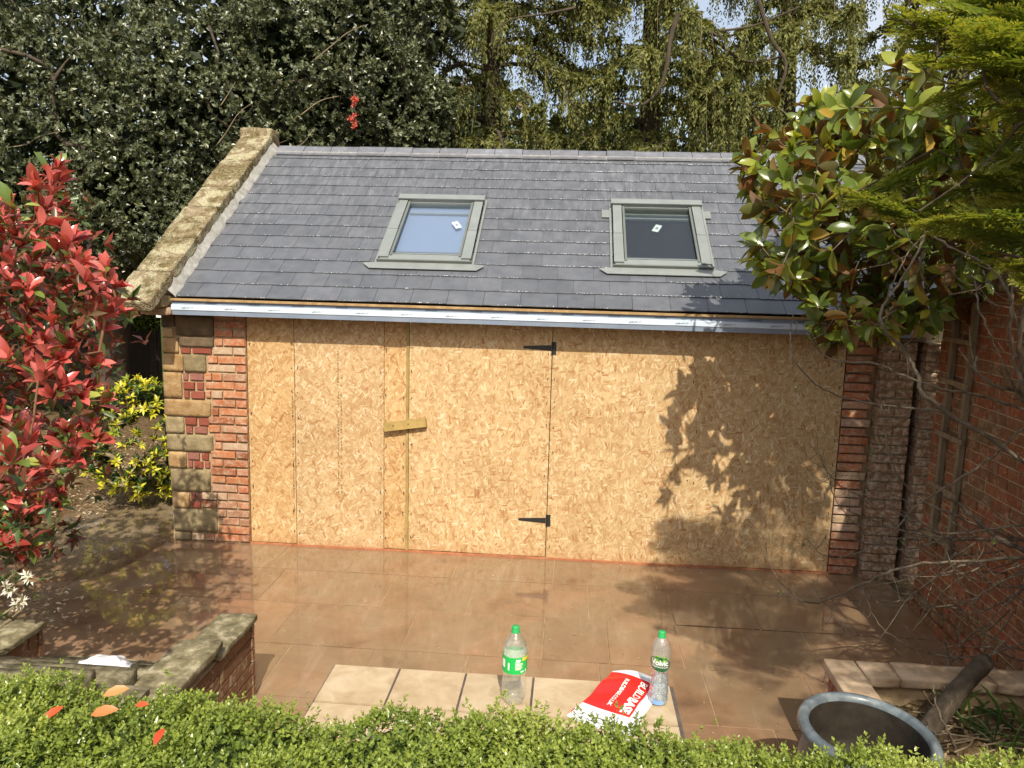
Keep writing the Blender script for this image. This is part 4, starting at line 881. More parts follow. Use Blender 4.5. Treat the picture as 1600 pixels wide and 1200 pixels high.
def add_leaves(acc, P, D, U, L, W, tm, rnd):
    V0, Q0, T0 = tm; S, D, N = leafframe(D, U); n = len(P); L = np.broadcast_to(L, (n,)); W = np.broadcast_to(W, (n,))
    V = P[:, None]+V0[None, :, 0, None]*W[:, None, None]*S[:, None]+V0[None, :, 1, None]*L[:, None, None]*D[:, None]+V0[None, :, 2, None]*L[:, None, None]*N[:, None]
    k = (np.arange(n)*len(V0))[:, None, None]
    acc.add(V.reshape(-1, 3), (Q0[None]+k).reshape(-1, 4) if len(Q0) else None, (T0[None]+k).reshape(-1, 3) if len(T0) else None, np.repeat(np.clip(rnd, .002, 1), len(V0)))
def rosettes(P, D, n, spread=(.6, 1.2), up=.5):
    """n leaves round each tip: positions, axes, normals"""
    m = len(P); D = unit(D); ref = unit(rng.normal(size=(m, 3))); A = unit(np.cross(D, ref)); B = np.cross(D, A)
    th = np.arange(n)[None]*2.399+rng.uniform(0, 6.28, (m, 1)); ph = rng.uniform(spread[0], spread[1], (m, n))
    ax = D[:, None]*np.cos(ph)[..., None]+(A[:, None]*np.cos(th)[..., None]+B[:, None]*np.sin(th)[..., None])*np.sin(ph)[..., None]
    nrm = unit(D[:, None]*np.sin(ph)[..., None]-(A[:, None]*np.cos(th)[..., None]+B[:, None]*np.sin(th)[..., None])*np.cos(ph)[..., None]+np.array([0, 0, up]))
    pos = P[:, None]-D[:, None]*rng.uniform(0, .04, (m, n))[..., None]
    return pos.reshape(-1, 3), ax.reshape(-1, 3), nrm.reshape(-1, 3)
def skeleton(tips, roots, acc, rt=.003, rmax=.08, expo=.42, sides=5, sag=.05, bend=.4, step=.18):
    """join every tip to the nearest limb already grown; returns the growing direction at each tip"""
    nodes = [np.array(p, float) for p in roots]; par = [i-1 for i in range(len(roots))]; tips = np.asarray(tips); c = nodes[-1]
    order = np.argsort(np.min([np.linalg.norm(tips-n_, axis=1) for n_ in nodes], axis=0)); tipnode = {}
    NA = np.array(nodes); paths = []
    for ti in order:
        t = tips[ti]; d = np.linalg.norm(NA-t, axis=1)+.25*np.linalg.norm(NA-c, axis=1)*.3; j = int(np.argmin(d)); p0 = NA[j]; dist = np.linalg.norm(t-p0); k = max(2, int(dist/step)+1)
        dirp = unit(p0-NA[par[j]]) if par[j] >= 0 else unit(t-p0); ctrl = p0+dirp*dist*bend; path = [j]
        for i in range(1, k+1):
            u = i/k; q = (1-u)**2*p0+2*u*(1-u)*ctrl+u*u*t-np.array([0, 0, sag*math.sin(PI*u)*dist])+rng.normal(size=3)*.010*dist*(i < k)
            nodes.append(q); par.append(path[-1]); path.append(len(nodes)-1)
        NA = np.concatenate([NA, np.array(nodes[len(NA):])]); tipnode[ti] = path[-1]; paths.append(path)
    cnt = np.zeros(len(nodes))
    for ti, nd in tipnode.items():
        while nd >= 0: cnt[nd] += 1; nd = par[nd]
    R_ = np.minimum(rt*np.maximum(cnt, 1)**expo, rmax)
    tube(acc, NA[:len(roots)], R_[:len(roots)], 10)
    for path in paths:
        rad = R_[path].copy(); rad[0] = min(rad[0], rad[1]*1.3); tube(acc, NA[path], rad, sides, cap=False)
    D = np.array([unit(NA[tipnode[i]]-NA[par[tipnode[i]]]) for i in range(len(tips))]); return D
def inpoly(x, y, poly):
    c = False; n = len(poly)
    for i in range(n):
        (x0, y0), (x1, y1) = poly[i], poly[(i+1) % n]
        if (y0 > y) != (y1 > y) and x < (x1-x0)*(y-y0)/(y1-y0)+x0: c = not c
    return c
def poly_tips(poly, Y0, Y1, n, ymap=None):
    xs, ys = [p[0] for p in poly], [p[1] for p in poly]; out = []
    while len(out) < n:
        x, y = rng.uniform(min(xs), max(xs)), rng.uniform(min(ys), max(ys))
        if inpoly(x, y, poly): out.append(at(x, y, rng.uniform(Y0, Y1)))
    return np.array(out)
def pick_and_split(P, D, U, L, W, rnd, parent, mat, tm, name, n_single, nmesh=1):
    """the leaves that show largest become objects, the rest one mesh"""
    px, py, z = project(P); vis = (px > -20) & (px < 1620) & (py > -20) & (py < 1220) & (z > .3)
    size = np.where(vis, L/np.maximum(z, .3), 0); idx = np.argsort(-size)[:n_single]; m = np.ones(len(P), bool); m[idx] = False
    ac = Acc(); add_leaves(ac, P[m], D[m], U[m], L[m], W[m], tm, rnd[m]); o = part('foliage', ac, mat, parent, True); o['kind'] = 'stuff'
    ua = Acc(); ua.add(tm[0], tm[1] if len(tm[1]) else None, tm[2]); me = ua.mesh(name, mat, smooth=True)
    S, D_, N = leafframe(D, U); pb = base_of(parent)
    for i in idx:
        o = link(name, me, parent); M = Matrix(((S[i][0]*W[i], D_[i][0]*L[i], N[i][0]*L[i], P[i][0]-pb[0]), (S[i][1]*W[i], D_[i][1]*L[i], N[i][1]*L[i], P[i][1]-pb[1]), (S[i][2]*W[i], D_[i][2]*L[i], N[i][2]*L[i], P[i][2]-pb[2]), (0, 0, 0, 1)))
        o.matrix_local = M

# ------------------------------------------------------------------ photinia (red shrub, left)
m_phdark = leafmat('inner_photinia_leaf', [(0, (.20, .03, .02)), (.4, (.13, .045, .02)), (.6, (.05, .08, .02)), (1, (.09, .14, .035))], .35, .15)
ph = thing('red_shrub', 'tall shrub with glossy red young leaves and a few green ones on the left', 'shrub', (-.75, -2.9, 0))
poly = [(-160, 300), (0, 300), (30, 330), (62, 270), (88, 262), (96, 320), (130, 385), (165, 410), (196, 470), (188, 520), (165, 560), (190, 600), (160, 650), (150, 700), (130, 760), (80, 800), (20, 850), (-160, 900)]
tp = poly_tips(poly, -3.45, -1.9, 440)
low = poly_tips([(-60, 780), (120, 760), (70, 850), (10, 880), (-60, 950)], -3.0, -2.0, 16)
near = np.array([at(18, 720, -4.25), at(2, 640, -4.1), at(45, 690, -4.0), at(-15, 780, -4.2), at(10, 560, -4.0), at(60, 590, -3.9), at(-30, 690, -4.3), at(30, 770, -3.9)])
shoot = np.array([at(88, 262, -2.6), at(74, 268, -2.6), at(97, 282, -2.55), at(80, 300, -2.6)])
off = []
while len(off) < 150:
    q = rng.normal(size=3); q = q/np.linalg.norm(q)*rng.uniform(.6, 1.0)*np.array([1.0, .9, 1.15])+np.array([-1.05, -2.7, 1.6])
    if q[2] > .5 and project(q)[0] < -30: off.append(q)
tips = np.concatenate([tp, low, near, shoot, np.array(off)])
a = Acc(); D = skeleton(tips, [(-.75, -2.9, -.02), (-.72, -2.85, .3), (-.70, -2.82, .6), (-.66, -2.8, .9)], a, .0028, .05, .42); part('stems', a, m_bark_red, ph, True)
D = unit(D*.6+np.array([.2, -.35, .75])+rng.normal(size=D.shape)*.25); P, AX, U = rosettes(tips, D, 8, (.15, .95)); n = len(P)
rn = rng.uniform(0, .80, n); tipz = np.repeat(tips[:, 2], 8); gr = (rng.random(n) < np.clip(.75-.30*tipz, .07, .6)); rn[gr] = rng.uniform(.85, 1, gr.sum())
L = rng.uniform(.065, .12, n); W = L*rng.uniform(.34, .46, n); AX = unit(AX+rng.normal(size=AX.shape)*.18); pick_and_split(P, AX, U, L, W, rn, ph, m_photinia, LEAF, 'leaf', 290)
# inner leaves, darker red and green
ip = tips[rng.integers(0, len(tips), 900)]+rng.normal(size=(900, 3))*.10+np.array([-.10, .16, -.12]); P, AX, U = rosettes(ip, rng.normal(size=(900, 3))+np.array([0, -.2, .5]), 5, (.5, 1.3)); a = Acc()
add_leaves(a, P, AX, U, rng.uniform(.06, .10, len(P)), .03, LEAF4, rng.uniform(.1, 1, len(P))); part('inner_leaves', a, m_phdark, ph, True)['kind'] = 'stuff'

# small white-flowered twiggy shrub under it
wf = thing('flowering_shrub', 'small bare shrub with white star flowers in front of the left wall', 'shrub', (-.45, -3.2, .05))
ft = np.array([at(38, 900, -3.2), at(33, 940, -3.25), at(8, 918, -3.3), at(90, 893, -3.1), at(48, 878, -3.2), at(20, 870, -3.2), at(60, 930, -3.0), at(5, 960, -3.3), at(70, 905, -3.15), at(24, 895, -3.2)])
a = Acc(); D = skeleton(ft, [(-.45, -3.2, .05), (-.35, -3.2, .3), (-.2, -3.2, .5)], a, .0022, .012); part('twigs', a, m_bark_tan, wf, True)
for q in ft[:3]:
    a = Acc(); P, AX, U = rosettes(np.repeat(q[None], 3, 0)+rng.normal(size=(3, 3))*.012, np.tile([.1, -.6, .5], (3, 1)), 9, (.5, 1.5)); add_leaves(a, P, AX, U, .034, .011, LEAF4, rng.uniform(.1, 1, len(P))); part('flower', a, m_petal, wf, True)
a = Acc(); P, AX, U = rosettes(ft, D, 5, (.4, 1.2)); add_leaves(a, P, AX, U, .03, .012, LEAF4, rng.uniform(.5, 1, len(P))); part('young_leaves', a, m_green, wf)['kind'] = 'stuff'

# ------------------------------------------------------------------ golden choisya
ch = thing('golden_shrub', 'rounded shrub with bright yellow young leaves beside the stone pier', 'shrub', (-1.45, .95, 0))
tips = []
while len(tips) < 340:
    q = rng.normal(size=3); q = q/np.linalg.norm(q)*rng.uniform(.78, 1.03)
    if q[1] > .35 or q[2] < -.95: continue
    tips.append(q*np.array([.70, .55, .62])+np.array([-1.50, .95, .68]))
tips = np.array(tips); a = Acc(); D = skeleton(tips, [(-1.45, .95, 0), (-1.46, .95, .2), (-1.46, .94, .35)], a, .003, .03); part('stems', a, m_bark_tan, ch, True)
D = unit(D+np.array([0, -.3, .7])); P, AX, U = rosettes(tips, D, 8, (.5, 1.45)); bright = np.repeat(np.clip(rng.random(len(tips))*.9+.25*(tips[:, 0]+1.5)+.1, 0, 1), 8)  # right-hand leaves yellower, their sun side put into the colour
L = rng.uniform(.05, .085, len(P)); pick_and_split(P, AX, U, L, L*.36, np.clip(bright*rng.uniform(.75, 1.1, len(P)), .02, 1), ch, m_choisya, LEAF4, 'leaf', 150)
ip = tips[rng.integers(0, len(tips), 1100)]*.9+np.array([-1.5, .95, .70])*.10; P, AX, U = rosettes(ip, rng.normal(size=(1100, 3))+np.array([0, -.2, .5]), 6, (.5, 1.3)); a = Acc()
add_leaves(a, P, AX, U, rng.uniform(.05, .08, len(P)), .024, LEAF4, rng.uniform(.0, .6, len(P))); part('inner_leaves', a, m_green, ch, True)['kind'] = 'stuff'

# ------------------------------------------------------------------ leaf litter
a = Acc(); n = 5200; X, Y = rng.uniform(-4.5, -.5, n), rng.uniform(-3.0, 3.6, n)
k = np.array([not (x > -2.25+.35*math.sin(y*3)+.25*math.sin(y*7+x*5) and -1.2 < y < 1.75+.3*math.sin(x*6)) for x, y in zip(X, Y)]); X, Y = X[k], Y[k]; k = ~((X > -.9) & (Y > -.1)); X, Y = X[k], Y[k]; n = len(X)
m_ = 1500; th = rng.uniform(0, 1, m_); PX_ = -.8-1.75*th+rng.normal(size=m_)*.12; PY_ = 2.15-.25*th**2+rng.normal(size=m_)*.22; sd_ = rng.random(m_) < .4; PX_[sd_] = -2.2+.45*rng.random(sd_.sum())+rng.normal(size=sd_.sum())*.15; PY_[sd_] = rng.uniform(-1.2, 2.0, sd_.sum()); X = np.concatenate([X, PX_]); Y = np.concatenate([Y, PY_]); n = len(X); ZZ = np.where((X > -2.0) & (Y < 1.9), .014, .05)
add_leaves(a, np.stack([X, Y, ZZ+rng.uniform(0, .02, n)], 1), np.stack([rng.normal(size=n), rng.normal(size=n), rng.normal(size=n)*.25], 1), np.tile([0, 0, 1.], (n, 1))+rng.normal(size=(n, 3))*.3, rng.uniform(.02, .06, n), rng.uniform(.01, .03, n), LEAF4, rng.random(n))
o = part('leaf_litter', a, m_litter); o['kind'] = 'stuff'; o['label'] = 'dry leaf litter covering the soil at the left'; o['category'] = 'leaf litter'
a = Acc(); n = 620; PX = np.stack([rng.uniform(-1.2, 5.3, n), rng.uniform(-3, -.1, n), np.full(n, .004)], 1)
add_leaves(a, PX, np.concatenate([rng.normal(size=(n, 2)), np.zeros((n, 1))], 1), np.tile([0, 0, 1.], (n, 1)), rng.uniform(.006, .028, n)*np.where(rng.random(n) < .8, .7, 1.2), rng.uniform(.004, .010, n), LEAF2, rng.random(n))
o = part('patio_debris', a, m_litter); o['kind'] = 'stuff'; o['label'] = 'petals and leaf scraps scattered over the wet paving'; o['category'] = 'debris'

# ------------------------------------------------------------------ magnolia
mg = thing('magnolia_tree', 'magnolia with large glossy green leaves, brown underneath, hanging over the right end of the roof', 'tree', (6.3, -1.6, 0))
tips = np.concatenate([
    poly_tips([(1145, 255), (1185, 235), (1215, 262), (1190, 300), (1160, 290)], -1.1, -.75, 7),
    poly_tips([(1195, 165), (1260, 150), (1330, 170), (1330, 240), (1230, 240), (1195, 215)], -1.5, -.8, 34),
    poly_tips([(1175, 300), (1260, 240), (1420, 200), (1620, 180), (1620, 440), (1480, 480), (1400, 510), (1310, 540), (1260, 500), (1200, 440), (1170, 370)], -1.9, -.45, 320),
    poly_tips([(1330, 110), (1440, 90), (1620, 60), (1620, 200), (1400, 220), (1320, 200)], -2.0, -.6, 44),
    poly_tips([(1260, 490), (1420, 490), (1530, 450), (1500, 500), (1330, 530), (1280, 530)], -1.3, -.5, 30),
    poly_tips([(1190, 330), (1460, 300), (1460, 500), (1270, 490)], -1.2, -.55, 70),
    poly_tips([(1540, 0), (1640, -40), (1640, 60), (1560, 40)], -1.8, -1.0, 8)])
off = []
while len(off) < 150:
    q = rng.normal(size=3); q = q/np.linalg.norm(q)*rng.uniform(.5, 1)*np.array([1.6, 1.1, 1.5])+np.array([6.2, -1.6, 3.6])
    u_, v_, _ = project(q)
    if (u_ > 1650 or v_ < -60) and q[2] > 2.6: off.append(q)
extra = []
while len(extra) < 120:                                           # unseen crown above the frame, added to shadow the boards
    q = np.array([rng.uniform(4.75, 6.2), rng.uniform(-2.6, -.7), rng.uniform(3.7, 4.9)])
    if project(q)[1] < -40: extra.append(q)
tips = np.concatenate([tips, off, extra])
a = Acc(); D = skeleton(tips, [(6.35, -1.6, 0), (6.33, -1.58, .9), (6.25, -1.55, 1.7), (6.1, -1.5, 2.4), (5.8, -1.4, 2.9)], a, .0038, .10, .42, sag=.03); part('trunk', a, m_bark_grey, mg, True)
D = unit(D+np.array([-.15, -.30, .35])); D = unit(D+rng.normal(size=D.shape)*.35); P, AX, U = rosettes(tips, D, 7, (.3, 1.35), .5)
AX = unit(AX+rng.normal(size=AX.shape)*.22)
dn = rng.random(len(P)) < .12; AX[dn] = unit(AX[dn]+np.array([0, 0, -.9])); U = unit(U+rng.normal(size=U.shape)*.25)
L = rng.uniform(.10, .185, len(P)); W = L*rng.uniform(.38, .50, len(P)); rn = np.clip(rng.uniform(0, .62, len(P))+.25*np.clip((P[:, 2]-2.4)/1.2, 0, 1), 0, .85); s_ = rng.random(len(P)); rn[s_ < .05] = rng.uniform(.86, 1, (s_ < .05).sum())  # higher leaves yellower, the sunlit crown top put into the colour
pick_and_split(P, AX, U, L, W, rn, mg, m_magnolia, LEAF, 'leaf', 290)

# ------------------------------------------------------------------ bare tree in the planter
bt = thing('bare_tree', 'leafless shrub-like tree with curving grey branches in front of the brick wall', 'tree', (5.42, -2.95, .36))
limbs = [
 ([(1640, 870), (1600, 860), (1555, 838), (1505, 793), (1472, 772)], -2.25, .024, .012),
 ([(1650, 760), (1600, 722), (1540, 681), (1496, 656), (1442, 615), (1433, 583), (1412, 548), (1383, 515), (1377, 485), (1400, 450), (1430, 400), (1447, 362)], -2.15, .020, .007),
 ([(1650, 700), (1608, 640), (1594, 612), (1558, 604), (1525, 579), (1525, 558)], -2.2, .020, .008),
 ([(1475, 643), (1420, 638), (1383, 634), (1342, 626), (1308, 618), (1280, 604), (1244, 568), (1236, 540), (1236, 512), (1240, 488)], -2.0, .009, .003),
 ([(1256, 508), (1266, 530), (1280, 548), (1308, 564), (1362, 567), (1404, 583), (1446, 601), (1487, 610), (1540, 621), (1600, 640), (1650, 665)], -2.1, .0035, .012),
 ([(1196, 846), (1202, 880), (1222, 914), (1256, 939), (1283, 940), (1330, 920), (1381, 897), (1431, 882), (1490, 878), (1560, 874), (1650, 865)], -2.35, .003, .012),
 ([(1258, 840), (1280, 862), (1300, 872), (1317, 871), (1367, 852), (1405, 822), (1430, 792), (1455, 775), (1505, 745), (1550, 715), (1580, 685), (1640, 640)], -2.15, .003, .010),
 ([(1323, 796), (1335, 802), (1380, 819), (1420, 831), (1480, 840), (1530, 844), (1600, 845), (1650, 850)], -2.1, .0035, .011),
 ([(1335, 772), (1367, 777), (1415, 810), (1455, 830), (1492, 834), (1542, 827), (1600, 820), (1650, 822)], -2.3, .003, .009),
 ([(1370, 852), (1405, 859), (1442, 852), (1475, 845), (1530, 838)], -2.15, .003, .006),
 ([(1310, 866), (1345, 920), (1365, 937), (1392, 941), (1420, 936), (1437, 920), (1467, 900), (1510, 882), (1570, 872), (1650, 868)], -2.3, .003, .009),
 ([(1495, 995), (1512, 950), (1542, 922), (1600, 892), (1650, 875)], -2.4, .004, .009),
 ([(1377, 633), (1387, 700), (1397, 732), (1417, 760), (1440, 782), (1480, 800), (1517, 817), (1567, 835), (1640, 852)], -2.1, .004, .010),
 ([(1518, 430), (1525, 450), (1529, 481), (1546, 519), (1558, 550), (1571, 575), (1594, 620), (1650, 700)], -2.25, .005, .009),
 ([(1572, 400), (1581, 450), (1579, 502), (1581, 544), (1592, 585), (1605, 620), (1660, 720)], -2.3, .008, .016),
 ([(1620, 400), (1604, 470), (1593, 533), (1600, 580), (1620, 640)], -2.3, .013, .016),
 ([(1472, 928), (1480, 947), (1505, 957), (1535, 955), (1567, 940), (1600, 920), (1650, 890)], -2.3, .003, .008),
 ([(1530, 847), (1528, 880), (1540, 905), (1567, 917), (1600, 915), (1650, 905)], -2.35, .004, .009),
 ([(1345, 915), (1370, 971), (1404, 1001), (1441, 1018), (1482, 1026), (1532, 1025), (1600, 1005), (1650, 985)], -2.5, .003, .008),
 ([(1453, 1032), (1472, 1055), (1500, 1058), (1540, 1030), (1570, 1000)], -2.55, .004, .006),
 ([(1458, 1069), (1462, 1096), (1478, 1136), (1489, 1160), (1500, 1190)], -3.1, .005, .009),
 ([(1269, 904), (1279, 931), (1296, 951), (1320, 985)], -2.3, .002, .003),
 ([(1274, 672), (1280, 708), (1296, 740), (1300, 768), (1316, 796), (1350, 830), (1400, 855)], -2.2, .002, .004),
 ([(1262, 690), (1280, 712), (1295, 740), (1312, 757), (1345, 776)], -2.15, .002, .004),
 ([(1346, 700), (1342, 730), (1345, 765), (1360, 790), (1400, 822)], -2.2, .002, .004),
 ([(1600, 540), (1560, 430), (1500, 395), (1447, 362), (1400, 330)], -2.0, .012, .006),
 ([(1447, 362), (1420, 395), (1395, 440), (1380, 480)], -2.1, .006, .004),
]
grn = []
for pts, Y, r0, r1 in limbs:
    P3 = [at(x, y, Y+.05*math.sin(i*1.7+x)) for i, (x, y) in enumerate(pts)]; S = spline(P3, len(pts)*5); S = S+rng.normal(size=S.shape)*.0030; rad = np.linspace(r0, r1, len(S))*.78*(1+.16*rng.normal(size=len(S)).clip(-1, 1))
    a = Acc(); tube(a, S, rad, 7); thin = r0 < r1
    for _ in range(3+len(pts)//2):                              # short side twigs with buds
        i = rng.integers(2, len(S)-2); d = unit(S[i+1]-S[i]); s = unit(np.cross(d, rng.normal(size=3))); l = rng.uniform(.04, .22); q = [S[i], S[i]+s*l*.5+d*l*.2*(-1 if thin else 1), S[i]+s*l*.9+d*l*.5*(-1 if thin else 1)+np.array([0, 0, l*.2])]
        tube(a, spline(q, 6), np.linspace(min(.0028, rad[i]*.7), .0014, 6), 5); a.add(oct_*(.004, .004, .007)+q[-1], T=octT)
        if rng.random() < .15: grn.append(q[-1])
    part('branch', a, m_bark_grey, bt, True)
a = Acc(); tube(a, spline([(5.42, -2.95, .34), (5.40, -2.85, .6), (5.36, -2.6, .85), (5.33, -2.4, 1.05)], 14), np.linspace(.06, .035, 14), 10)
for e in [(1650, 865), (1650, 760), (1650, 700), (1650, 665), (1660, 720), (1650, 905), (1640, 640)]:
    q = at(e[0], e[1], -2.25); tube(a, spline([(5.38, -2.7, .75), (np.array([5.36, -2.55, .9])+q)/2+np.array([.04, -.05, 0]), q], 8), np.linspace(.026, .014, 8), 7)
part('trunk', a, m_bark_grey, bt, True)
a = Acc()                                                        # finer tangle low on the right
for _ in range(34):
    x, y = rng.uniform(1480, 1640), rng.uniform(840, 1080); Y = rng.uniform(-2.6, -1.95) if x < 1600 else rng.uniform(-2.6, -2.3); L_ = rng.uniform(60, 190); th = rng.uniform(2.3, 4.2)
    pts = [at(x, y, Y)]; 
    for k in range(4): th += rng.uniform(-.35, .35); x += math.cos(th)*L_/4; y -= math.sin(th)*L_/4; pts.append(at(x, y, Y-.02*k))
    tube(a, spline(pts, 14), np.linspace(.0055, .0018, 14), 5)
part('fine_twigs', a, m_bark_grey, bt, True)['kind'] = 'stuff'
if grn:
    a = Acc(); P, AX, U = rosettes(np.array(grn), np.tile([0, 0, 1.], (len(grn), 1)), 4, (.2, .8)); add_leaves(a, P, AX, U, .026, .010, LEAF4, rng.uniform(.8, 1, len(P))); part('leaf_buds', a, m_green, bt)['kind'] = 'stuff'
# young plants in the planter
pp = thing('strappy_plant', 'low clump of narrow green leaves in the planter beside the log', 'plant', (5.0, -3.0, .37))
a = Acc(); n = 60; B = np.stack([rng.uniform(4.75, 5.3, n), rng.uniform(-3.2, -2.8, n), np.full(n, .37)], 1); add_leaves(a, B, np.stack([rng.normal(size=n), rng.normal(size=n), rng.uniform(.2, 1.2, n)], 1), np.tile([0, 0, 1.], (n, 1)), rng.uniform(.12, .26, n), .014, LEAF, rng.uniform(.3, 1, n)); part('leaves', a, m_green, pp)['kind'] = 'stuff'
a = Acc()
for _ in range(26):
    x, y = rng.uniform(4.5, 5.3), rng.uniform(-3.2, -2.8); th = rng.uniform(-.5, .5); q = [(x, y, .385), (x+.09*math.cos(th), y+.09*math.sin(th), .40), (x+.2*math.cos(th+.3), y+.2*math.sin(th+.3), .385)]; tube(a, spline(q, 6), .0045, 5)
o = part('dead_stems', a, m_bark_tan); o['kind'] = 'stuff'; o['label'] = 'dead pale stems lying across the planter soil'; o['category'] = 'dead stems'

# ------------------------------------------------------------------ cypress
cy = thing('cypress_tree', 'golden green feathery cypress sprays reaching in from the upper right', 'tree', (6.4, -4.3, 0))
tp = np.concatenate([
    poly_tips([(1290, 70), (1350, 20), (1420, -30), (1680, -40), (1680, 210), (1500, 200), (1420, 150), (1330, 110)], -4.1, -3.1, 32),
    poly_tips([(1250, 290), (1320, 270), (1380, 260), (1420, 300), (1330, 320)], -3.7, -3.3, 3),
    poly_tips([(1400, 340), (1450, 270), (1560, 230), (1680, 220), (1680, 400), (1560, 400), (1400, 352)], -3.9, -3.0, 17),
    poly_tips([(1530, 400), (1680, 380), (1680, 470), (1570, 440)], -3.9, -3.4, 10), poly_tips([(1560, 440), (1620, 430), (1620, 480)], -3.8, -3.6, 3)])
off = []  # unseen cypress mass, added out of view to shade the paving
while len(off) < 240:
    q = np.array([rng.uniform(4.15, 7.0), rng.uniform(-6.3, -2.6), rng.uniform(2.7, 5.2)]); u_, v_, z_ = project(q)
    if z_ > .05 and (u_ < 1720 and v_ > -120): continue
    if np.linalg.norm((q-np.array([5.9, -4.4, 3.9]))/np.array([1.9, 1.9, 1.4])) > 1: continue
    off.append(q)
tips = np.concatenate([tp, off])
a = Acc(); D = skeleton(tips, [(6.4, -4.3, 0), (6.4, -4.3, 1.3), (6.38, -4.3, 2.4), (6.3, -4.3, 3.2)], a, .0022, .09, .42, sag=-.03); part('trunk', a, m_bark_dark, cy, True)
def cypress_spray(acc, tip, ax, scale, dens):
    ax = unit(ax); Ln = scale*rng.uniform(.30, .5); base = tip-ax*Ln; up = unit(np.array([0, 0, 1.])+rng.normal(size=3)*.25); S, Dd, N = leafframe(ax[None], up[None]); S, N = S[0], N[0]
    m = int(Ln/.011*dens); t = np.linspace(.06, 1, m); ctr = base+ax*(t*Ln)[:, None]-np.array([0, 0, 1.])*(.10*Ln*t**2)[:, None]; sgn = np.where(np.arange(m) % 2, 1, -1)[:, None]
    sl_ = (.16*scale*(1-t)**.7+.02)*rng.uniform(.7, 1.15, m); dr = unit(ax*.85+S*sgn*.75+rng.normal(size=(m, 3))*.12-np.array([0, 0, .12]))
    PP, DD, LL, RR = [ctr], [dr], [sl_*.6], [.35*t+.25*rng.random(m)]
    for k in range(1, 5):
        f = k/5; p = ctr+dr*(sl_*f)[:, None]
        for s2 in (-1, 1):
            d2 = unit(dr+np.cross(N, dr)*s2*.75+rng.normal(size=(m, 3))*.15+np.array([0, 0, .08])); PP.append(p); DD.append(d2); LL.append(sl_*(.46*(1-f)+.13)+.006); RR.append(np.clip(.38*t+.35*f+.22*rng.random(m), 0, 1))
    PP, DD, LL, RR = np.concatenate(PP), np.concatenate(DD), np.concatenate(LL), np.concatenate(RR)
    add_leaves(acc, PP, DD, np.tile(N, (len(PP), 1))+rng.normal(size=(len(PP), 3))*.3, LL, np.clip(LL*.28, .004, .010), LEAF2, RR)
for i, t_ in enumerate(tips):
    vis = i < len(tp)
    if i % 40 == 0: a = Acc()
    ax = D[i]*.5+np.array([-1.0, -.05, .02])+rng.normal(size=3)*.18
    cypress_spray(a, t_, ax, 1.0 if vis else 1.7, 1.0 if vis else .45)
    if vis:
        for _ in range(1): cypress_spray(a, t_+rng.normal(size=3)*.07+np.array([.12, 0, -.03]), ax+rng.normal(size=3)*.3, .8, .8)
    if i % 40 == 39 or i == len(tips)-1: o = part('foliage', a, m_cypress, cy, True); o['kind'] = 'stuff'

# ------------------------------------------------------------------ holly
ho = thing('holly_tree', 'huge dark holly with small glossy leaves behind the left end of the garage', 'tree', (-2.9, 4.8, 0))
EL = [((-4.7, 4.4, 4.1), (1.9, 1.4, 1.7)), ((-2.6, 4.7, 4.5), (1.7, 1.4, 1.5)), ((-.9, 5.0, 5.2), (1.45, 1.3, 1.4)), ((-6.6, 4.8, 3.6), (1.7, 1.5, 2.0)), ((-3.3, 4.1, 3.2), (1.3, 1.0, .95)), ((-1.6, 4.7, 3.8), (1.15, .9, .9)), ((-3.6, 5.6, 6.3), (2.8, 1.8, 1.6)), ((-.6, 5.6, 6.6), (1.6, 1.5, 1.5)), ((-6.5, 5.6, 6.2), (2.2, 1.6, 1.7)), ((-2.2, 5.8, 7.6), (3.0, 1.8, 1.4)), ((-5.3, 4.3, 2.7), (1.1, .8, .8)), ((.15, 5.3, 4.6), (.75, .8, .75))]
cl = []
while len(cl) < 8600:
    c_, r_ = EL[rng.integers(len(EL))]; q = unit(rng.normal(size=3)); 
    if q[1] > .35 and rng.random() < .8: continue
    lump = 1+.16*mnoise.noise(Vector(q*3.5)+Vector(c_))+.10*mnoise.noise(Vector(q*8)+Vector(c_)); p = np.array(c_)+q*np.array(r_)*lump*rng.uniform(.86, 1.03)
    if any(np.linalg.norm((p-np.array(c2))/np.array(r2)) < .82 for c2, r2 in EL if c2 != c_): continue
    g = mnoise.noise(Vector(p*1.6)); 
    if g < -.12 and rng.random() < .85: continue
    if p[2] > 7.6: continue
    cl.append(p)
cl = np.array(cl); outd = unit(rng.normal(size=(len(cl), 3))*.6+np.array([0, -.6, .25])); a = Acc()
for k in range(3):
    P, AX, U = rosettes(cl+outd*.05*k+rng.normal(size=cl.shape)*.05, outd+rng.normal(size=cl.shape)*.4, 7, (.5, 1.5)); Lh = rng.uniform(.048, .078, len(P)); add_leaves(a, P, AX, U+rng.normal(size=U.shape)*.35, Lh, Lh*.55, LEAF2, rng.beta(1.6, 2.2, len(P)))
part('crown', a, m_holly, ho)['kind'] = 'stuff'
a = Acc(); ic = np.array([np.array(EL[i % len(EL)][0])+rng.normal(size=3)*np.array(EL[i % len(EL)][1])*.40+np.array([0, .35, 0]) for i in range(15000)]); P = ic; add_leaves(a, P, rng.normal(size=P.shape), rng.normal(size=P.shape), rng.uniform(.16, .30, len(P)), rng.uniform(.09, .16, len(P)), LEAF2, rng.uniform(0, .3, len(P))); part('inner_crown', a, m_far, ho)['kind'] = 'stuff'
a = Acc(); sk = cl[rng.integers(0, len(cl), 150)]*.98+np.array([-2.9, 5, 4.6])*.02
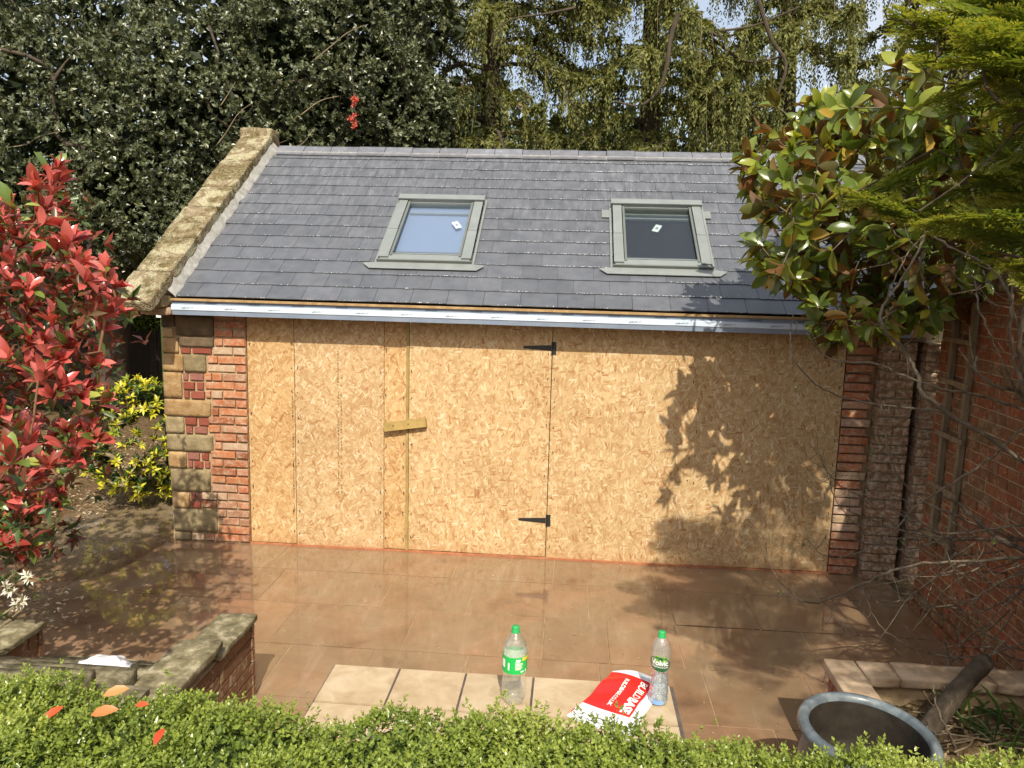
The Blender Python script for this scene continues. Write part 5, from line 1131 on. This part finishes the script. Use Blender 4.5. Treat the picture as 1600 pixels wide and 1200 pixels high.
skeleton(sk, [(-2.9, 4.9, 0), (-2.92, 4.85, 1.0), (-3.0, 4.8, 2.0), (-3.0, 4.8, 3.0)], a, .006, .16, .45, sides=6, step=.35); tube(a, spline([(-4.35, 5.0, 0), (-4.25, 5.0, 1.2), (-4.0, 4.9, 2.4), (-3.5, 4.8, 3.4)], 12), np.linspace(.30, .16, 12), 12); part('trunk', a, m_bark_dark, ho, True)
bt2 = Acc()
for pts in ([(338, 228), (355, 205), (372, 178), (395, 160)], [(405, 200), (440, 232), (470, 226), (492, 200)], [(490, 95), (520, 70), (545, 50), (575, 38)], [(345, 165), (356, 148), (368, 128)], [(0, 232), (40, 226), (60, 214), (95, 205)], [(470, 180), (500, 158), (530, 150)]):
    tube(bt2, spline([at(x, y, 3.2) for x, y in pts], 12), np.linspace(.009, .003, 12), 5)
part('bare_branches', bt2, m_bark_tan, ho, True)['kind'] = 'stuff'
rf = thing('red_blossom_spray', 'small spray of red blossom hanging among the dark trees above the ridge', 'blossom', at(553, 150, 3.1).tolist())
a = Acc(); q = np.array([at(553+rng.normal()*3.5, rng.uniform(150, 200), 3.1) for _ in range(26)]); P, AX, U = rosettes(q, np.tile([0, -1., .2], (26, 1)), 5, (.5, 1.5)); add_leaves(a, P, AX, U, .035, .02, LEAF4, rng.uniform(.1, 1, len(P))); part('petals', a, m_redflower, rf)['kind'] = 'stuff'
a = Acc(); tube(a, spline([at(548, 100, 3.3), at(553, 150, 3.1), at(553, 200, 3.1)], 8), .004, 5); part('stem', a, m_bark_dark, rf)

# ------------------------------------------------------------------ spruces with hanging branchlets
def spruce(label, x, y, H, zlo, rmax, nl, seed, dens=1.0, front=True):
    global rng
    rs = np.random.default_rng(seed); T_ = thing('spruce_tree', label, 'tree', (x, y, 0), 'spruces behind the garage')
    a = Acc(); tube(a, spline([(x, y, 0), (x+.05, y, H*.35), (x-.05, y+.05, H*.7), (x, y, H)], 16), np.linspace(.26, .05, 16), 10)
    P_, D_, U_, L_, R_ = [], [], [], [], []; dead = Acc()
    for i in range(nl):
        z0 = zlo+(H-zlo)*(i/nl)+rs.uniform(-.2, .2); az = rs.uniform(0, 2*PI)
        if front and rs.random() < .45: az = -PI/2+rs.normal()*.9
        rr_ = rmax*(1-.35*(z0-zlo)/(H-zlo))*rs.uniform(.65, 1.1); dx, dy = math.cos(az), math.sin(az)
        pts = [(x, y, z0), (x+dx*rr_*.35, y+dy*rr_*.35, z0+.05), (x+dx*rr_*.7, y+dy*rr_*.7, z0-.22*rr_), (x+dx*rr_, y+dy*rr_, z0-.26*rr_+.1)]
        S = spline(pts, 12); tube(a, S, np.linspace(.042, .010, 12), 5, cap=False); side = np.array([-dy, dx, 0])
        nb = int(27*rr_*dens)
        if rs.random() < .06: nb = nb//4
        for j in range(nb):
            u = rs.uniform(.22, 1.0); k = int(u*11); p = S[min(k, 10)]*(1-(u*11-k))+S[min(k+1, 11)]*(u*11-k); s = rs.choice([-1, 1]); sp = rs.uniform(.1, .5)*(1.15-u)
            l = rs.uniform(.35, .95)*(1.05-.35*u); e = p+side*s*sp+np.array([dx, dy, 0])*rs.uniform(0, .2)
            hang = [p, e+np.array([0, 0, .02-.25*l*.3]), e+np.array([dx*.05, dy*.05, -l])]; m = max(8, int(l/.024)); C = spline(hang, m); tg = unit(np.gradient(C, axis=0))
            if rs.random() < .045: tube(dead, C, np.linspace(.007, .003, m), 4, cap=False); continue
            for q in range(2):
                rd = unit(rs.normal(size=(m, 3))); dd = unit(tg*.8+rd*.75+np.array([0, 0, -.25])); P_.append(C+rs.normal(size=C.shape)*.012); D_.append(dd); U_.append(rs.normal(size=(m, 3))+np.array([0, -.5, .5])); L_.append(rs.uniform(.05, .12, m)*np.linspace(1.1, .6, m)); R_.append(np.clip(rs.normal(.48, .16, m)+.2*(j % 5-2)/2*.5+.1*rs.random(), .02, .96))
    part('trunk', a, m_bark_dark, T_, True); P_, D_, U_, L_, R_ = map(np.concatenate, (P_, D_, U_, L_, R_))
    ac = Acc(); add_leaves(ac, P_, D_, U_, L_, L_*.40, LEAF2, R_); part('needle_sprays', ac, m_spruce, T_)['kind'] = 'stuff'; part('dead_twigs', dead, m_bark_tan, T_, True)['kind'] = 'stuff'
    return len(P_)
nn = [spruce('weeping spruce directly above the left roof window, dense olive curtains of twigs', 1.3, 6.9, 10.5, 2.6, 2.5, 60, 1),
      spruce('weeping spruce behind the middle of the ridge with a curved bare limb', 3.9, 6.6, 10, 2.4, 2.5, 60, 2),
      spruce('weeping spruce above the right roof window with gaps showing sky', 6.2, 7.4, 10.5, 2.4, 2.4, 50, 3, .9),
      spruce('spruce mostly hidden behind the magnolia at the upper right', 8.7, 6.8, 10, 2.2, 2.5, 46, 4, .9),
      spruce('spruce whose top shows between the holly and the first weeping spruce', -.4, 8.6, 11, 3.0, 2.2, 40, 5, .9)]
a = Acc()
for pts, r0, r1 in (([(1060, 20), (1048, 60), (1042, 100), (1030, 140), (1000, 165), (960, 158)], .06, .02), ([(1185, 0), (1205, 60), (1228, 100), (1215, 150)], .05, .03), ([(1128, 48), (1170, 42), (1205, 30), (1250, 10)], .03, .015), ([(900, 12), (850, 22), (800, 30), (770, 52)], .03, .012), ([(1120, 45), (1135, 80), (1132, 100)], .012, .005), ([(1140, 60), (1150, 75), (1165, 78)], .01, .004), ([(1020, 235), (1040, 222), (1065, 214)], .012, .008), ([(880, 150), (905, 175), (900, 210)], .01, .004)):
    tube(a, spline([at(x, y, 4.6) for x, y in pts], 14), np.linspace(r0, r1, 14)*.6, 7)
o = part('broken_limbs', a, m_bark_dark); o['kind'] = 'stuff'; o['label'] = 'bare curved limbs showing through the spruce curtains'; o['category'] = 'branches'
# far trees
def far_tree(label, x, y, H, r, n, seed, name='distant_tree'):
    rs = np.random.default_rng(seed); T_ = thing(name, label, 'tree', (x, y, 0), 'trees beyond the garden'); a = Acc(); tube(a, [(x, y, 0), (x+.1, y, H*.5), (x, y, H*.9)], [.3, .22, .06], 8)
    for i in range(16): az = rs.uniform(0, 6.28); z = rs.uniform(.25, .8)*H; tube(a, spline([(x, y, z), (x+math.cos(az)*r*.5, y+math.sin(az)*r*.5, z+.5), (x+math.cos(az)*r*.9, y+math.sin(az)*r*.9, z+.6)], 6), np.linspace(.07, .02, 6), 5)
    part('trunk', a, m_bark_dark, T_, True); nb = 26; C = np.stack([rs.normal(size=nb)*r*.5, rs.normal(size=nb)*r*.45, rs.uniform(.18, .95, nb)*H], 1)+np.array([x, y, 0]); ci = rs.integers(0, nb, n)
    q = unit(rs.normal(size=(n, 3)))*rs.uniform(.4, 1.05, (n, 1))*r*.42; P = C[ci]+q; ac = Acc(); add_leaves(ac, P, rs.normal(size=P.shape)+np.array([0, 0, -.4]), rs.normal(size=P.shape)+np.array([0, -.5, .6]), rs.uniform(.18, .34, n), rs.uniform(.09, .16, n), LEAF2, rs.beta(1.5, 2, n)); part('crown', ac, m_far, T_)['kind'] = 'stuff'
for i, (x, y, H, r, lb_) in enumerate([(-9, 13, 8, 2.6, 'dark tree beyond the garden at the far left'), (-5, 14, 8.5, 2.6, 'dark tree beyond the holly, left part'), (-.8, 14, 6.8, 2.3, 'dark tree seen between holly and spruces'), (3.0, 13.5, 6.0, 2.2, 'dark low tree beyond the middle spruces'), (6.8, 13.5, 6.2, 2.2, 'dark tree beyond the ridge, right of centre'), (10.6, 14, 6.4, 2.3, 'dark tree beyond the magnolia'), (14.8, 11.5, 8, 2.5, 'dark tree at the far upper right')]):
    far_tree(lb_, x, y, H, r, 9000, 60+i)
# hedge bank behind the garage, low
ub = thing('evergreen_hedge', 'sunlit clipped evergreen hedge glimpsed behind the dark fence at the left', 'hedge', (-4.6, 7.2, 0))
a = Acc(); n = 26000; f = rng.random(n); X = rng.uniform(-9.5, -1.0, n); Z = rng.uniform(0, 2.25, n); Y = 6.85+.09*rng.normal(size=n); top = f < .25; Z[top] = 2.25+.05*rng.normal(size=top.sum()); Y[top] = rng.uniform(6.8, 7.7, top.sum())
add_leaves(a, np.stack([X, Y, Z], 1), rng.normal(size=(n, 3))+np.array([0, -.6, .4]), rng.normal(size=(n, 3))+np.array([0, -.5, .6]), rng.uniform(.05, .09, n), rng.uniform(.025, .045, n), LEAF2, rng.beta(2, 1.6, n)); part('foliage', a, m_box, ub)['kind'] = 'stuff'
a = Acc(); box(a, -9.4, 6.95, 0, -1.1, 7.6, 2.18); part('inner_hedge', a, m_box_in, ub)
# fence behind the golden shrub, shade under the holly put into its colour
m_fence = bark('shaded_board', [(.3, (.012, .009, .006)), (.7, (.035, .026, .017))], 14)
fe = thing('board_fence', 'board fence coloured near black for the shade behind the golden shrub', 'fence', (-4.2, 5.75, 0))
x = -9.5
while x < -.92: 
    a = Acc(); box(a, x, 5.74+.012*(int(x*10) % 2), .0, x+.145, 5.76+.012*(int(x*10) % 2), 1.30+.01*math.sin(x*9)); part('board', a, m_fence, fe); x += .15
a = Acc(); box(a, -9.5, 5.78, .35, -.92, 5.83, .43); box(a, -9.5, 5.78, 1.0, -.92, 5.83, 1.08); part('rail', a, m_bark_dark, fe)
# small white bird feeder on a green post
q = at(252, 489, 1.2); sb_ = thing('feeder_box', 'small white box on a thin green post beside the stone kneeler', 'bird feeder', (q[0], q[1], 0))
a = Acc(); box(a, q[0]-.04, q[1]-.03, q[2]-.045, q[0]+.035, q[1]+.03, q[2]+.05); box(a, q[0]-.02, q[1]-.045, q[2]-.01, q[0]+.045, q[1]-.03, q[2]+.03); part('box', a, m_white, sb_)
a = Acc(); tube(a, [(q[0], q[1], 0), (q[0], q[1], q[2]-.045)], .012, 8); part('post', a, m_green, sb_)
# neighbouring house, glimpsed at the right
nh = thing('neighbour_house', 'red brick house with white eaves glimpsed through the cypress at the right', 'house', (17.5, 19, 0))
a = Acc(); box(a, 13, 16, 0, 22, 23, 3.15); part('wall', a, m_brick_wall, nh)
a = Acc(); prism(a, [(12.7, 15.6, 3.35), (12.7, 23.4, 3.35), (12.7, 19.5, 6.0)], (12.7, 0, 0), (22.3, 0, 0)); part('roof', a, m_slate, nh)
a = Acc(); box(a, 12.7, 15.6, 3.15, 22.3, 15.95, 3.34); part('fascia', a, m_white, nh)
for x in (14.2, 17.2, 20.0):
    a = Acc(); box(a, x, 15.93, 1.2, x+1.2, 15.995, 2.6); w_ = part('window', a, m_white, nh); a = Acc(); box(a, x+.08, 15.90, 1.28, x+1.12, 15.925, 2.52); part('pane', a, m_blackiron, w_)
    
# ------------------------------------------------------------------ box hedge in front of the camera
bh = thing('box_hedge', 'clipped bright green box hedge running across the bottom of the view', 'hedge', (2.7, -5.6, .95))
HZ = 1.746
def hz(X, Y): 
    e = np.clip((Y+5.32)/-.09, 0, 1); return HZ-.035*(1-e)**2+.012*np.sin(X*7+1)+.010*np.sin(X*17+Y*9)+.010*np.cos(X*31-Y*23)-.022*np.clip((X-2.8)*1.2, 0, 1)
a = Acc(); n = 36000; X = rng.uniform(1.15, 4.35, n); Y = rng.uniform(-5.98, -5.335, n); front = rng.random(n) < .22; Y[front] = -5.335+.012*rng.normal(size=front.sum()); Z = hz(X, Y)+.012*rng.normal(size=n); Z[front] -= rng.uniform(0, .26, front.sum())
g = np.array([mnoise.noise(Vector((x*6, y*6, 0))) for x, y in zip(X, Y)]); Z += .014*g; tall = rng.random(n) < .012; Z[tall] += rng.uniform(.01, .03, tall.sum()); keep = (g > -.22) | (rng.random(n) < .45) | front; X, Y, Z, g, front = X[keep], Y[keep], Z[keep], g[keep], front[keep]; n = len(X); B = np.stack([X, Y, Z], 1); Dh = unit(np.stack([rng.normal(size=n)*.35, rng.normal(size=n)*.35+.05, np.ones(n)], 1)); Dh[front] = unit(Dh[front]+np.array([0, 1.0, 0]))
cs = np.repeat(np.clip(.50+.35*g+.12*rng.normal(size=n), .03, 1), 1)
for k in range(3):                                             # opposite pairs up each shoot
    for s in (0, 1):
        th = np.arange(n)*1.3+k*PI/2+s*PI; sd = np.stack([np.cos(th), np.sin(th), np.zeros(n)], 1); p = B+Dh*(.0055*k-.008)
        d_ = unit(sd*(.95-.2*k)+Dh*(.45+.3*k)); Lx = rng.uniform(.0085, .0125, n)*(1-.12*k); add_leaves(a, p, d_, Dh*.8-sd*.5, Lx, Lx*.62, LEAF2, np.clip(cs+.07*k-.08+.05*rng.normal(size=n), .02, 1))
part('foliage', a, m_box, bh, True)['kind'] = 'stuff'
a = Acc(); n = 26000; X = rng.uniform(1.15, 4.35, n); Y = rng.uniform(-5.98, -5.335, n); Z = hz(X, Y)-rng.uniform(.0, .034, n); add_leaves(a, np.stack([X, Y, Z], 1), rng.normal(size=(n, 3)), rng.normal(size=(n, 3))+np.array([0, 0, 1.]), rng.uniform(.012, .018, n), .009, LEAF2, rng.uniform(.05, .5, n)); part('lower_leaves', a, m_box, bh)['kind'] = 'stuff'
a = Acc(); n = 30000; X = np.where(rng.random(n) < .55, rng.uniform(-.1, 1.2, n), rng.uniform(4.3, 5.3, n)); Y = rng.uniform(-5.98, -5.335, n); Z = hz(X, Y)+rng.uniform(-.03, .03, n); sd = rng.random(n) < .35; Y[sd] = -5.335+.015*rng.normal(size=sd.sum()); Z[sd] -= rng.uniform(0, .7, sd.sum())
add_leaves(a, np.stack([X, Y, Z], 1), rng.normal(size=(n, 3))+np.array([0, .2, .6]), rng.normal(size=(n, 3))+np.array([0, 0, 1.]), rng.uniform(.014, .022, n), .011, LEAF2, rng.uniform(.1, .95, n)); part('end_foliage', a, m_box, bh)['kind'] = 'stuff'
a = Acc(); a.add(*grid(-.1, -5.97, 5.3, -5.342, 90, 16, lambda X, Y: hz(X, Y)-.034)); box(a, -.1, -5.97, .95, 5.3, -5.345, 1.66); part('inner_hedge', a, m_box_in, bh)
# fallen leaves on the hedge
m_fallen = leafmat('fallen_leaf', [(0, (.50, .05, .015)), (.5, (.52, .13, .03)), (1, (.55, .24, .08))], .45, .2)
ls = [((180, 1081), .044, 60, 'long pale orange fallen leaf lying on the hedge nearest the white bag', .95), ((163, 1112), .046, 75, 'flat orange fallen leaf lying on the hedge below the pale one', .7), ((78, 1118), .036, 20, 'curled orange-red fallen leaf at the left end of the hedge', .2), ((222, 1101), .026, 100, 'tiny orange-red fallen leaf right of the two long ones on the hedge', .15), ((246, 1156), .034, 0, 'small red fallen leaf lowest on the hedge', .02)]
for (px_, py_), L_, rot, lab_, col_ in ls:
    d = AF+AR*(px_-800)/FPX-AU*(py_-600)/FPX; t = (HZ+.028-CAM[2])/d[2]; p = CAM+t*d; th = math.radians(rot); dv = np.array([[math.sin(th), math.cos(th)*.6, .25]])
    a = Acc(); add_leaves(a, np.array([p-dv[0]*L_/2]), dv, np.array([[0., -.6, .8]]), L_, L_*.42, LEAF, np.array([col_+.02])); single('fallen_leaf', a, m_fallen, lab_, 'leaf', tuple(p), True, 'fallen leaves on the hedge')
print('slates', nslate, 'spruce leaves', nn, 'objects', len(bpy.data.objects), 'tris', sum(len(o.data.loops)-2*len(o.data.polygons) for o in bpy.data.objects if o.type == 'MESH'))
